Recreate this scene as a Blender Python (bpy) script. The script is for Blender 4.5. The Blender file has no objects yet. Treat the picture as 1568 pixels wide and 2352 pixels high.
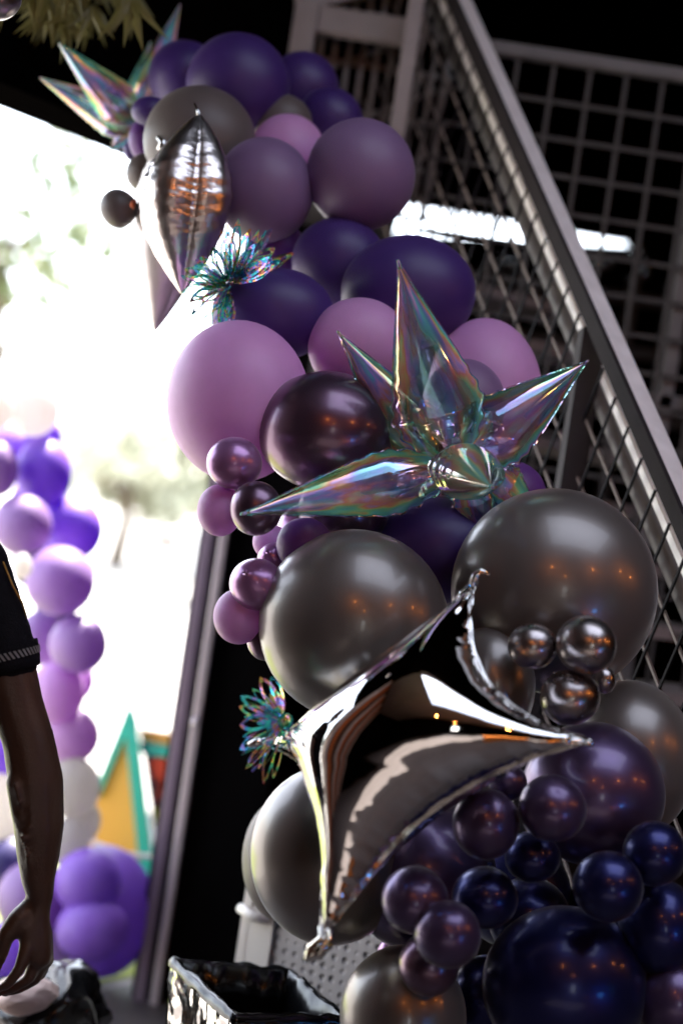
import bpy, bmesh, math, random
import numpy as np
from mathutils import Vector, Matrix, geometry, noise
random.seed(7)
R = math.radians
sc = bpy.context.scene
col = sc.collection

# ------------------------------------------------------------------ camera
ROLL = R(8.5)
CAMZ = 1.6
cr = Vector((math.cos(ROLL), 0, math.sin(ROLL)))      # camera right
cu = Vector((-math.sin(ROLL), 0, math.cos(ROLL)))     # camera up
cb = Vector((0, -1, 0))                               # camera back
camd = bpy.data.cameras.new("camera")
cam = bpy.data.objects.new("camera", camd)
col.objects.link(cam)
CM = Matrix((cr, cu, cb)).transposed()
cam.matrix_world = Matrix.Translation((0, 0, CAMZ)) @ CM.to_4x4()
camd.sensor_fit = 'VERTICAL'
camd.sensor_height = 36
camd.lens = 50
camd.clip_start = 0.05
camd.clip_end = 500
camd.dof.use_dof = True
camd.dof.focus_distance = 2.62
camd.dof.aperture_fstop = 1.25
sc.camera = cam

# ------------------------------------------------------------------ light
SUN_EL, SUN_AZ = R(63), R(10)     # azimuth from +Y towards +X
w = bpy.data.worlds.new("World")
sc.world = w
w.use_nodes = True
nt = w.node_tree
sky = nt.nodes.new('ShaderNodeTexSky')
sky.sky_type = 'NISHITA'
sky.sun_disc = False
sky.sun_elevation = SUN_EL
sky.sun_rotation = SUN_AZ
sky.air_density = 1.0
sky.dust_density = 1.2
hs = nt.nodes.new('ShaderNodeHueSaturation'); hs.inputs['Saturation'].default_value = .45
nt.links.new(sky.outputs[0], hs.inputs['Color']); nt.links.new(hs.outputs[0], nt.nodes['Background'].inputs[0])
nt.nodes['Background'].inputs[1].default_value = 0.15
sd = bpy.data.lights.new("sun", 'SUN')
sd.energy = 3.8
sd.angle = R(0.5)
sd.color = (1.0, 0.95, 0.88)
so = bpy.data.objects.new("sun", sd)
sdir = Vector((math.sin(SUN_AZ)*math.cos(SUN_EL), math.cos(SUN_AZ)*math.cos(SUN_EL), math.sin(SUN_EL)))
so.rotation_euler = sdir.to_track_quat('Z', 'Y').to_euler()
so.location = (0, 20, 30)
col.objects.link(so)
sc.view_settings.view_transform = 'Standard'
sc.view_settings.look = 'None'
sc.view_settings.exposure = 2.9
sc.view_settings.gamma = 1.0
sc.render.engine = 'CYCLES'
sc.cycles.use_denoising = True
sc.cycles.max_bounces = 10
sc.cycles.diffuse_bounces = 5
sc.cycles.glossy_bounces = 6
sc.cycles.transparent_max_bounces = 24
sc.cycles.sample_clamp_indirect = 6.0
sc.cycles.caustics_reflective = False
sc.cycles.caustics_refractive = False

# ------------------------------------------------------------------ helpers
KP = 36/50/2352
def P(x, y, d):
    """point seen at sheet position x, y (1568 x 2352 sheet) standing d metres away"""
    return Vector((0, 0, CAMZ)) + cr*((x-784)*KP*d) + cu*((1176-y)*KP*d) + Vector((0, d, 0))
def tag(o, label=None, cat=None, group=None, kind=None):
    if label: o['label'] = label
    if cat: o['category'] = cat
    if group: o['group'] = group
    if kind: o['kind'] = kind
    return o
def empty(name, loc=(0, 0, 0)):
    o = bpy.data.objects.new(name, None)
    o.location = loc
    o.empty_display_size = .1
    col.objects.link(o)
    return o
def link(name, me, mat=None, parent=None, mw=None, smooth=True):
    o = bpy.data.objects.new(name, me)
    if mat is not None and not me.materials:
        me.materials.append(mat)
    if smooth:
        for p in me.polygons: p.use_smooth = True
    col.objects.link(o)
    if mw is not None: o.matrix_world = mw
    if parent is not None:
        o.parent = parent
        o.matrix_parent_inverse = Matrix.Translation(-Vector(parent.location))
    return o
def mesh_from(verts, faces):
    me = bpy.data.meshes.new("mesh")
    me.from_pydata([tuple(v) for v in verts], [], faces)
    me.update()
    return me
class MB:
    def __init__(s): s.v = []; s.f = []
    def add(s, vs, fs):
        n = len(s.v); s.v += [tuple(v) for v in vs]
        s.f += [tuple(i+n for i in f) for f in fs]
    def box(s, c, ax, ay, az):
        """centre and three half-axis vectors"""
        c = Vector(c); ax = Vector(ax); ay = Vector(ay); az = Vector(az)
        vs = [c+ax*i+ay*j+az*k for k in (-1, 1) for j in (-1, 1) for i in (-1, 1)]
        s.add(vs, [(0,2,3,1),(4,5,7,6),(0,1,5,4),(2,6,7,3),(0,4,6,2),(1,3,7,5)])
    def abox(s, x0, x1, y0, y1, z0, z1):
        s.box(((x0+x1)/2,(y0+y1)/2,(z0+z1)/2), ((x1-x0)/2,0,0), (0,(y1-y0)/2,0), (0,0,(z1-z0)/2))
    def beam(s, a, b, w_, h_, up=Vector((0, 0, 1))):
        a = Vector(a); b = Vector(b); d = (b-a); n = d.normalized()
        sx = n.cross(up).normalized(); sz = sx.cross(n).normalized()
        s.box((a+b)/2, d/2, sx*(w_/2), sz*(h_/2))
    def tube(s, pts, rad, n=8, closed=False, cap=True):
        pts = [Vector(p) for p in pts]; m = len(pts)
        rad = rad if isinstance(rad, (list, tuple)) else [rad]*m
        base = len(s.v); prev = None; vs = []
        for i, p in enumerate(pts):
            if closed: t = pts[(i+1) % m]-pts[i-1]
            else: t = pts[min(i+1, m-1)]-pts[max(i-1, 0)]
            t.normalize()
            if prev is None:
                a = t.orthogonal().normalized()
            else:
                a = prev - t*prev.dot(t)
                a = a.normalized() if a.length > 1e-6 else t.orthogonal().normalized()
            prev = a; b = t.cross(a)
            vs += [p + (a*math.cos(2*math.pi*j/n)+b*math.sin(2*math.pi*j/n))*rad[i] for j in range(n)]
        fs = []
        for i in range(m if closed else m-1):
            for j in range(n):
                i2 = (i+1) % m
                fs.append((i*n+j, i*n+(j+1) % n, i2*n+(j+1) % n, i2*n+j))
        if cap and not closed:
            fs.append(tuple(range(n))[::-1]); fs.append(tuple((m-1)*n+j for j in range(n)))
        s.add(vs, fs)
    def build(s, name, mat, parent=None, smooth=False, bevel=0):
        me = mesh_from(s.v, s.f)
        if bevel:
            bm = bmesh.new(); bm.from_mesh(me)
            bmesh.ops.bevel(bm, geom=[e for e in bm.edges], offset=bevel, segments=2, affect='EDGES', profile=.5)
            bm.to_mesh(me); bm.free()
        return link(name, me, mat, parent, smooth=smooth)

# ------------------------------------------------------------------ materials
def newmat(name):
    m = bpy.data.materials.new(name); m.use_nodes = True
    return m, m.node_tree, m.node_tree.nodes['Principled BSDF']
def pmat(name, color, rough=.5, metal=0, noise_amt=.12, nscale=8, bump=0, bscale=40, **kw):
    m, t, b = newmat(name)
    b.inputs['Roughness'].default_value = rough
    b.inputs['Metallic'].default_value = metal
    for k, v in kw.items():
        b.inputs[k.replace('_', ' ')].default_value = v
    tc = t.nodes.new('ShaderNodeTexCoord')
    nz = t.nodes.new('ShaderNodeTexNoise'); nz.inputs['Scale'].default_value = nscale; nz.inputs['Detail'].default_value = 6
    t.links.new(tc.outputs['Object'], nz.inputs['Vector'])
    mx = t.nodes.new('ShaderNodeMix'); mx.data_type = 'RGBA'
    c = Vector(color[:3])
    mx.inputs['A'].default_value = (*(c*(1-noise_amt)), 1); mx.inputs['B'].default_value = (*(c*(1+noise_amt)), 1)
    t.links.new(nz.outputs['Fac'], mx.inputs['Factor'])
    t.links.new(mx.outputs['Result'], b.inputs['Base Color'])
    if bump:
        nb = t.nodes.new('ShaderNodeTexNoise'); nb.inputs['Scale'].default_value = bscale; nb.inputs['Detail'].default_value = 5
        t.links.new(tc.outputs['Object'], nb.inputs['Vector'])
        bp = t.nodes.new('ShaderNodeBump'); bp.inputs['Strength'].default_value = bump; bp.inputs['Distance'].default_value = .01
        t.links.new(nb.outputs['Fac'], bp.inputs['Height']); t.links.new(bp.outputs[0], b.inputs['Normal'])
    return m
def latex(name, color, trans=.25, rough=.5, coat=.13, coat_rough=.3, sheen=.25):
    m, t, b = newmat(name)
    b.inputs['Base Color'].default_value = (*color, 1)
    b.inputs['Roughness'].default_value = rough
    b.inputs['Coat Weight'].default_value = coat
    b.inputs['Coat Roughness'].default_value = coat_rough
    b.inputs['Sheen Weight'].default_value = sheen
    b.inputs['Sheen Roughness'].default_value = .35
    b.inputs['Sheen Tint'].default_value = (*[min(1, .35+c*.9) for c in color], 1)
    tc = t.nodes.new('ShaderNodeTexCoord')
    nz = t.nodes.new('ShaderNodeTexNoise'); nz.inputs['Scale'].default_value = 3; nz.inputs['Detail'].default_value = 4
    t.links.new(tc.outputs['Object'], nz.inputs['Vector'])
    rm = t.nodes.new('ShaderNodeMapRange'); rm.inputs['To Min'].default_value = rough-.05; rm.inputs['To Max'].default_value = rough+.07
    t.links.new(nz.outputs['Fac'], rm.inputs['Value']); t.links.new(rm.outputs[0], b.inputs['Roughness'])
    n3 = t.nodes.new('ShaderNodeTexNoise'); n3.inputs['Scale'].default_value = 2.2; n3.inputs['Detail'].default_value = 7; n3.inputs['Roughness'].default_value = .7
    t.links.new(tc.outputs['Object'], n3.inputs['Vector'])
    cm_ = t.nodes.new('ShaderNodeMix'); cm_.data_type = 'RGBA'; cm_.inputs['A'].default_value = (*[c*.84 for c in color], 1); cm_.inputs['B'].default_value = (*[min(1, c*1.16) for c in color], 1)
    t.links.new(n3.outputs['Fac'], cm_.inputs['Factor']); t.links.new(cm_.outputs['Result'], b.inputs['Base Color'])
    tr = t.nodes.new('ShaderNodeBsdfTranslucent')
    mxc = max(color)
    sat = [min(1, (c/mxc)**1.3*min(.9, mxc*2.2)) for c in color]
    tr.inputs[0].default_value = (*sat, 1)
    mx = t.nodes.new('ShaderNodeMixShader'); mx.inputs[0].default_value = trans
    t.links.new(b.outputs[0], mx.inputs[1]); t.links.new(tr.outputs[0], mx.inputs[2])
    t.links.new(mx.outputs[0], t.nodes['Material Output'].inputs[0])
    return m
def pearl(name, color, metal=.8, rough=.34, coat=.5, coat_rough=.12, sheen=.2):
    m, t, b = newmat(name)
    b.inputs['Base Color'].default_value = (*color, 1)
    b.inputs['Metallic'].default_value = metal
    b.inputs['Roughness'].default_value = rough
    b.inputs['Coat Weight'].default_value = coat
    b.inputs['Coat Roughness'].default_value = coat_rough
    b.inputs['Sheen Weight'].default_value = sheen
    b.inputs['Sheen Roughness'].default_value = .3
    tc = t.nodes.new('ShaderNodeTexCoord')
    nz = t.nodes.new('ShaderNodeTexNoise'); nz.inputs['Scale'].default_value = 2.2; nz.inputs['Detail'].default_value = 3
    t.links.new(tc.outputs['Object'], nz.inputs['Vector'])
    rm = t.nodes.new('ShaderNodeMapRange'); rm.inputs['To Min'].default_value = rough-.06; rm.inputs['To Max'].default_value = rough+.08
    t.links.new(nz.outputs['Fac'], rm.inputs['Value']); t.links.new(rm.outputs[0], b.inputs['Roughness'])
    return m
L = {
 'violet': latex('violet_latex', (.055, .022, .17), trans=.12),
 'plum':   latex('plum_latex', (.15, .045, .26), trans=.2),
 'lilac':  latex('dusty_lilac_latex', (.24, .15, .30), trans=.15),
 'pink':   latex('pink_lilac_latex', (.70, .39, .71), trans=.22, sheen=.15),
 'taupe':  latex('taupe_grey_latex', (.14, .115, .11), trans=.12),
 'grey':   pearl('grey_pearl_latex', (.20, .18, .17), metal=.6, rough=.33, coat=.3, coat_rough=.08, sheen=.45),
 'chrome': pearl('graphite_chrome_latex', (.36, .32, .32), metal=1, rough=.28, coat=.4, coat_rough=.08),
 'plumchrome': pearl('plum_chrome_latex', (.15, .085, .14), metal=.85, rough=.31, coat=.5, coat_rough=.12),
 'mauve':  pearl('mauve_pearl_latex', (.36, .17, .38), metal=.5, rough=.3, coat=.5, coat_rough=.12),
 'pearlviolet': pearl('violet_pearl_latex', (.10, .065, .15), metal=.7, rough=.33, coat=.4, coat_rough=.12),
 'navy':   pearl('navy_chrome_latex', (.016, .018, .10), metal=.8, rough=.34, coat=.3, coat_rough=.14),
 'out_purple': latex('purple_latex', (.27, .12, .58), trans=0.28, sheen=0, coat=.08),
 'out_lilac':  latex('lilac_latex', (.30, .18, .40), trans=0.25, sheen=0, coat=.08),
 'out_pink':   latex('orchid_latex', (.54, .33, .60), trans=0.28, sheen=0, coat=.08),
 'out_grey':   latex('pale_grey_latex', (.42, .40, .39), trans=.5, sheen=0, coat=.08),
 'out_navy':   latex('navy_latex', (.03, .02, .12), trans=.15),
}
M = {
 'panel': pmat('greige_ceiling_reflector', (.15, .13, .12), .7, 0, .3, 1.2),
 'refl_a': pmat('cream_board', (.55, .46, .40), .6, 0, .2, 3), 'refl_b': pmat('rust_board', (.48, .12, .025), .6, 0, .3, 3), 'refl_c': pmat('brown_board', (.10, .05, .03), .6, 0, .3, 3),
 'rail_shade': pmat('rail_shade_paint', (.03, .026, .028), .6, 0, .3, 14, Specular_IOR_Level=.05),
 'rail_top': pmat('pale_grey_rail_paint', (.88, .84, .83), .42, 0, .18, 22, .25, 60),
 'steel': pmat('painted_grey_steel', (.17, .163, .162), .5, .1, .3, 14, .25, 60, Specular_IOR_Level=.2),
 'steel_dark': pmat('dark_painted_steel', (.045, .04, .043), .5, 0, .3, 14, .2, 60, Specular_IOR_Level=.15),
 'wire': pmat('shaded_steel_wire', (.010, .009, .012), .5, 0, .2, 20, Specular_IOR_Level=.05),
 'wire_lit': pmat('lit_steel_wire', (.20, .165, .155), .5, 0, .3, 20, Specular_IOR_Level=.1),
 'cage': pmat('worn_pale_steel', (.30, .255, .245), .5, .1, .3, 10),
 'cage_wire': pmat('worn_grey_bars', (.20, .175, .165), .5, .1, .3, 10),
 'wire_grey': pmat('grey_steel_wire', (.085, .08, .078), .5, 0, .2, 20, Specular_IOR_Level=.1),
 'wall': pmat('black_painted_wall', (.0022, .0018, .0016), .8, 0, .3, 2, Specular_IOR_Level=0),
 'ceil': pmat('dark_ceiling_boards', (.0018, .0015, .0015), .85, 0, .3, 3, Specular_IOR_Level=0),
 'floor': pmat('dark_polished_concrete', (.09, .078, .075), .5, 0, .3, 2, .1, 20),
 'concrete': pmat('pale_sunlit_concrete', (.34, .32, .30), .85, 0, .12, .8, .1, 12),
 'grass': pmat('yellow_green_grass', (.22, .26, .05), .9, 0, .4, 12, .3, 60),
 'alu': pmat('brushed_aluminium', (.62, .54, .58), .38, .5, .1, 6),
 'alu_dim': pmat('mauve_grey_aluminium', (.26, .20, .27), .4, .4, .15, 6),
 'dark': pmat('black_rubber', (.004, .0036, .004), .6, 0, .2, 8, Specular_IOR_Level=0),
 'leaf': pmat('olive_leaf', (.13, .12, .03), .5, 0, .45, 9),
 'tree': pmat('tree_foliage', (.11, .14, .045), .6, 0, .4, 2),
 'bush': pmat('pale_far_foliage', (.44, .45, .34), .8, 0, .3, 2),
 'bark': pmat('bark', (.12, .09, .06), .9, 0, .3, 9, .4, 30),
 'teal': pmat('teal_paint', (.03, .42, .38), .5, 0, .08, 5),
 'orange': pmat('orange_paint', (.78, .36, .08), .55, 0, .12, 3),
 'cream': pmat('cream_paint', (.70, .62, .50), .55, 0, .06, 5),
 'red': pmat('red_paint', (.62, .05, .02), .5, 0, .1, 5),
 'yellow': pmat('yellow_paint', (.65, .55, .05), .5, 0, .1, 5),
 'board': pmat('dark_board_paint', (.05, .03, .05), .6, 0, .2, 5),
 'white': pmat('white_car_paint', (.75, .74, .72), .3, 0, .04, 3),
 'glass': pmat('car_glass', (.12, .14, .15), .08, 0, .1, 3),
 'skin': pmat('brown_skin', (.06, .026, .014), .42, 0, .18, 25, .12, 160, Subsurface_Weight=.05),
 'shirt': pmat('black_knit', (.006, .006, .008), .8, 0, .3, 40, .25, 300, Specular_IOR_Level=.1),
 'trouser': pmat('dark_denim', (.02, .022, .03), .85, 0, .2, 60, .2, 300),
 'hair': pmat('black_hair', (.01, .008, .007), .6, 0, .3, 90, .6, 200),
 'cuff': pmat('grey_stripe_print', (.19, .18, .18), .7, 0, .1, 30),
 'blue': pmat('blue_piping', (.01, .06, .13), .6, 0, .1, 30),
 'gold': pmat('gold_stitching', (.45, .25, .05), .5, .2, .1, 30),
 'plastic': pmat('cream_plastic', (.78, .72, .66), .42, 0, .06, 5),
 'rope': pmat('white_rope', (.72, .66, .55), .8, 0, .1, 60),
 'bag_shine': pmat('bag_highlight_tone', (.62, .47, .43), .8, 0, .15, 8, .2, 20),
 'tread': pmat('worn_stair_tread', (.34, .30, .29), .6, .1, .3, 12, .2, 40),
}
def foil(name, color=(.82, .80, .79), rough=.035, bump=.04, scale=14):
    m, t, b = newmat(name)
    b.inputs['Base Color'].default_value = (*color, 1)
    b.inputs['Metallic'].default_value = 1
    b.inputs['Roughness'].default_value = rough
    tc = t.nodes.new('ShaderNodeTexCoord')
    nz = t.nodes.new('ShaderNodeTexNoise'); nz.inputs['Scale'].default_value = scale; nz.inputs['Detail'].default_value = 2
    t.links.new(tc.outputs['Object'], nz.inputs['Vector'])
    bp = t.nodes.new('ShaderNodeBump'); bp.inputs['Strength'].default_value = bump; bp.inputs['Distance'].default_value = .02
    t.links.new(nz.outputs['Fac'], bp.inputs['Height']); t.links.new(bp.outputs[0], b.inputs['Normal'])
    return m
M['foil'] = foil('silver_foil')
M['foil_matte'] = foil('satin_silver_foil', (.92, .86, .85), .6, .2, 20)
M['foil_soft'] = foil('crimped_silver_foil', (.74, .67, .65), .3, .15, 30)
M['crumple'] = foil('crumpled_silver_film', (.80, .77, .70), .12, .8, 13)
def film(name, opacity=.27, seed=0.0, rough=.06, milk=.10, uv=True, per_object=0.0, scale=1.0, freq=7.0, lift=.35):
    """clear iridescent film: its colour follows the angle of the surface and the film's own streaked thickness"""
    m, t, b = newmat(name)
    t.nodes.remove(b)
    N = t.nodes.new; Lk = t.links.new
    def val(n, k, v): n.inputs[k].default_value = v
    lw = N('ShaderNodeLayerWeight'); val(lw, 0, .45)
    tc = N('ShaderNodeTexCoord')
    mp = N('ShaderNodeMapping'); Lk(tc.outputs['UV' if uv else 'Object'], mp.inputs['Vector'])
    mp.inputs['Scale'].default_value = (freq, .9, 1) if uv else (scale, scale, scale)
    oi = N('ShaderNodeObjectInfo')
    nz = N('ShaderNodeTexNoise'); val(nz, 'Scale', 1.0); val(nz, 'Detail', 3); nz.noise_dimensions = '4D'
    sw = N('ShaderNodeMath'); sw.operation = 'MULTIPLY_ADD'; Lk(oi.outputs['Random'], sw.inputs[0]); sw.inputs[1].default_value = 20; sw.inputs[2].default_value = seed
    Lk(sw.outputs[0], nz.inputs['W']); Lk(mp.outputs[0], nz.inputs['Vector'])
    ad = N('ShaderNodeMath'); ad.operation = 'MULTIPLY_ADD'; Lk(nz.outputs['Fac'], ad.inputs[0]); ad.inputs[1].default_value = 2.4
    Lk(lw.outputs['Facing'], ad.inputs[2])
    a2 = N('ShaderNodeMath'); a2.operation = 'MULTIPLY_ADD'; Lk(oi.outputs['Random'], a2.inputs[0]); a2.inputs[1].default_value = per_object; Lk(ad.outputs[0], a2.inputs[2])
    fr = N('ShaderNodeMath'); fr.operation = 'FRACT'; Lk(a2.outputs[0], fr.inputs[0])
    cp = N('ShaderNodeValToRGB')
    stops = [(0, (.03,.66,.70)), (.16, (.04,.42,.88)), (.28, (.35,.22,.9)), (.38, (.8,.35,.8)), (.46, (1,.25,.15)), (.52, (1,.5,.1)), (.58, (.85,.8,.2)), (.68, (.2,.85,.3)), (.84, (.03,.75,.62)), (1, (.03,.66,.70))]
    e = cp.color_ramp.elements
    e[0].position = 0; e[0].color = (*stops[0][1], 1); e[1].position = 1; e[1].color = (*stops[-1][1], 1)
    for p_, c_ in stops[1:-1]:
        x = e.new(p_); x.color = (*c_, 1)
    Lk(fr.outputs[0], cp.inputs[0])
    def mixc(f, A, B):
        n = N('ShaderNodeMix'); n.data_type = 'RGBA'; n.inputs['Factor'].default_value = f
        for k, v in (('A', A), ('B', B)):
            if isinstance(v, tuple): n.inputs[k].default_value = v
            else: Lk(v, n.inputs[k])
        return n.outputs['Result']
    g = N('ShaderNodeBsdfGlossy'); val(g, 'Roughness', rough)
    Lk(mixc(lift, cp.outputs[0], (1, 1, 1, 1)), g.inputs[0])
    tr = N('ShaderNodeBsdfTransparent'); Lk(mixc(.06, (1, 1, 1, 1), cp.outputs[0]), tr.inputs[0])
    bp = N('ShaderNodeBump'); val(bp, 'Strength', .10); val(bp, 'Distance', .01)
    Lk(nz.outputs['Fac'], bp.inputs['Height']); Lk(bp.outputs[0], g.inputs['Normal'])
    mr = N('ShaderNodeMapRange'); val(mr, 'To Min', opacity*.7); val(mr, 'To Max', min(1, opacity*2.0)); Lk(lw.outputs['Fresnel'], mr.inputs['Value'])
    mx = N('ShaderNodeMixShader'); Lk(mr.outputs[0], mx.inputs[0]); Lk(tr.outputs[0], mx.inputs[1]); Lk(g.outputs[0], mx.inputs[2])
    df = N('ShaderNodeBsdfDiffuse'); tl = N('ShaderNodeBsdfTranslucent')
    Lk(mixc(lift*.45, cp.outputs[0], (1, 1, 1, 1)), df.inputs[0]); Lk(mixc(lift*.45, cp.outputs[0], (1, 1, 1, 1)), tl.inputs[0])
    m2 = N('ShaderNodeMixShader'); val(m2, 0, .5); Lk(df.outputs[0], m2.inputs[1]); Lk(tl.outputs[0], m2.inputs[2])
    n2 = N('ShaderNodeTexNoise'); val(n2, 'Scale', .6); val(n2, 'Detail', 2); n2.noise_dimensions = '4D'; Lk(sw.outputs[0], n2.inputs['W']); Lk(mp.outputs[0], n2.inputs['Vector'])
    r2 = N('ShaderNodeMapRange'); val(r2, 'From Min', .42); val(r2, 'From Max', .68); val(r2, 'To Min', milk*.25); val(r2, 'To Max', milk*3); Lk(n2.outputs['Fac'], r2.inputs['Value'])
    m3 = N('ShaderNodeMixShader'); Lk(r2.outputs[0], m3.inputs[0]); Lk(mx.outputs[0], m3.inputs[1]); Lk(m2.outputs[0], m3.inputs[2])
    Lk(m3.outputs[0], t.nodes['Material Output'].inputs[0])
    return m
M['film'] = film('clear_iridescent_film', .34, seed=1.3, milk=.30)
M['film_front'] = film('silvery_iridescent_film', .62, seed=3.3, milk=.22, lift=.75)
M['film_back'] = film('pale_iridescent_film', .42, seed=4.0, milk=.32)
M['seamfilm'] = film('crimped_film_seam', .7, seed=2.0, milk=.2, uv=False, scale=30)
M['petal'] = film('holographic_petal_film', .72, seed=9.0, rough=.13, milk=.22, uv=False, per_object=3.0, scale=55, lift=.08)
def emis(name, c, s):
    m, t, b = newmat(name)
    b.inputs['Base Color'].default_value = (*c, 1); b.inputs['Emission Color'].default_value = (*c, 1); b.inputs['Emission Strength'].default_value = s
    return m
M['bulb'] = emis('warm_bulb', (1, .30, .05), 45)

# ------------------------------------------------------------------ ground
def sheet(name, x0, x1, y0, y1, z, mat, n=1):
    me = mesh_from([(x0,y0,z),(x1,y0,z),(x1,y1,z),(x0,y1,z)], [(0,1,2,3)])
    return tag(link(name, me, mat, smooth=False), kind='structure')
sheet('ground', -300, 300, -200, 400, 0, M['concrete'])
OPA = Vector((-.40, 4.62, 0)); OPB = Vector((-4.4, -.55, 0))      # the open side of the hall
me = mesh_from([(OPA.x,OPA.y,.004),(OPB.x,OPB.y,.004),(-4.4,-6,.004),(8,-6,.004),(8,9,.004),(-.4,9,.004)], [(0,1,2,3,4,5)])
tag(link('floor', me, M['floor'], smooth=False), kind='structure')
me = mesh_from([(-.43,4.66,.004),(-.43,6.0,.004),(-2.6,6.0,.004),(-2.6,4.0,.004),(-.96,4.0,.004)], [(0,1,2,3,4)])
tag(link('lawn', me, M['grass'], smooth=False), kind='structure')

# ------------------------------------------------------------------ hall
hall = empty('venue_hall', (0, 0, 0))
tag(hall, 'dark black-walled hall behind the balloons with one narrow bright slot of daylight', 'building')
CEIL = 4.3
b = MB()   # back wall with a slot window
sl = [P(890, 455, 8.6), P(1452, 548, 8.6)]
hq = [P(905, 535, 8.6), P(930, 455, 8.6), P(1452, 544, 8.6), P(1452, 566, 8.6)]
oq = [(-.4, 0), (-.4, CEIL), (8, CEIL), (8, 0)]
wf = [(x, 8.6, z) for x, z in oq]+[(q.x, 8.6, q.z) for q in hq]
wb = [(x, 8.8, z) for x, y, z in wf]
fs = []
for i in range(4):
    j = (i+1) % 4
    fs += [(i, j, j+4, i+4), (j+8, i+8, i+12, j+12), (i+4, j+4, j+12, i+12), (j, i, i+8, j+8)]
b.add(wf+wb, fs)
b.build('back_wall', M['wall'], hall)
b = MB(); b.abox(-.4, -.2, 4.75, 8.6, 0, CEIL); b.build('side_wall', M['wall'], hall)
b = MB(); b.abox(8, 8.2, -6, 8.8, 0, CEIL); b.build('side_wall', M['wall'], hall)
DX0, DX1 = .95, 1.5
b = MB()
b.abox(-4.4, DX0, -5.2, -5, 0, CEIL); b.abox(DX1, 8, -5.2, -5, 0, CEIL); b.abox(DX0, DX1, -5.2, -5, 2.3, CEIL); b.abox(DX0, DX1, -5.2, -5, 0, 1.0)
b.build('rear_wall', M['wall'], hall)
b = MB()  # ceiling with skylights
SK = [(-.3, 2.8, -.4, 2.1)]
lx = SK[0][0]
b.add([(x, y, z) for z in (CEIL, CEIL+.2) for x, y in ((-.4, 8.8), (-.4, 4.62), (-4.4, -.55), (-4.4, -5.2), (lx, -5.2), (lx, 8.8))], [(0,1,2,3,4,5), (11,10,9,8,7,6)]+[(i, (i+1) % 6, (i+1) % 6+6, i+6) for i in range(6)])
b.abox(SK[0][1], 8.2, -5.2, 8.8, CEIL, CEIL+.2)
b.abox(SK[0][0], SK[0][1], -5.2, SK[0][2], CEIL, CEIL+.2); b.abox(SK[0][0], SK[0][1], SK[0][3], 8.8, CEIL, CEIL+.2)
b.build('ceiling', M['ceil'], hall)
b = MB(); b.abox(-.3, 2.8, 2.101, 2.3, CEIL-.03, CEIL-.002); b.add([(x, y, z) for z in (CEIL-.03, CEIL-.003) for x, y in ((-4.3, -5.0), (-.31, -5.0), (-.31, 2.2), (-2.1, 2.2), (-4.3, -.65))], [(4,3,2,1,0), (5,6,7,8,9)]+[(i, (i+1) % 5, (i+1) % 5+5, i+5) for i in range(5)]); b.build('ceiling_reflector', M['panel'], hall)  # unseen paler panels added for grey reflections and soft fill
b = MB(); b.abox(-.305, 7.9, -5, -.41, CEIL-.03, CEIL-.004); b.build('ceiling_reflector', M['panel'], hall)
b = MB()
hz = 2.56
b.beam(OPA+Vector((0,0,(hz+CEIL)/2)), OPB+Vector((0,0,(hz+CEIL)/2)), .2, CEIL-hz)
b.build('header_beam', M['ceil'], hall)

b = MB(); WL = Vector((-2.0, 2.552, 0)); b.beam(WL+Vector((0,0,hz/2-.002)), OPB+Vector((0,0,hz/2-.002)), .18, hz-.006); b.beam(Vector((-4.4,-.55,CEIL/2)), Vector((-4.4,-5.2,CEIL/2)), .18, CEIL-.01); b.build('added_left_wall', M['wall'], hall)  # unseen wall added to cut the daylight from the left

ld = (OPB-WL).normalized(); ln_ = Vector((ld.y, -ld.x, 0)); ln_ = ln_ if ln_.x > 0 else -ln_
for i in range(10):
    c_ = WL+ld*(.16+.36*i)+ln_*.115
    b = MB(); b.box(c_+Vector((0,0,2.1)), ld*.13, ln_*.02, Vector((0,0,2.08)))
    b.build('reflection_board', M['refl_a'] if i % 3 == 0 else M['refl_b'] if i % 3 == 1 else M['refl_c'], hall)  # unseen boards added for the stripes they reflect in the silver foil

# metal door post on the left
post = empty('door_post', P(360, 2000, 4.45)*1)
tag(post, 'tall brushed metal door post with twin channels beside the bright opening', 'post')
bx = P(352, 2200, 4.45)
def vpost(mb, x, y, wx, wy, z0=0, z1=2.6): mb.abox(x-wx/2, x+wx/2, y-wy/2, y+wy/2, z0, z1)
b = MB(); vpost(b, bx.x+.026, bx.y-.01, .026, .07); b.build('channel', M['alu'], post, bevel=.004)
b = MB(); vpost(b, bx.x-.022, bx.y, .032, .06); b.build('channel', M['alu_dim'], post, bevel=.004)
b = MB(); vpost(b, bx.x+.002, bx.y+.01, .020, .05); vpost(b, bx.x-.045, bx.y+.012, .012, .05); b.build('rubber_seal', M['dark'], post)
b = MB(); vpost(b, bx.x+.160, bx.y+.05, .238, .10, 0, 4.3); b.build('dark_jamb', M['dark'], post)
hp = P(452, 1655, 4.4); b = MB(); b.tube([hp+Vector((0,-.05,0)), hp+Vector((0,.05,0))], .014, 12); b.build('bolt', M['alu'], post, smooth=True)

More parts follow.
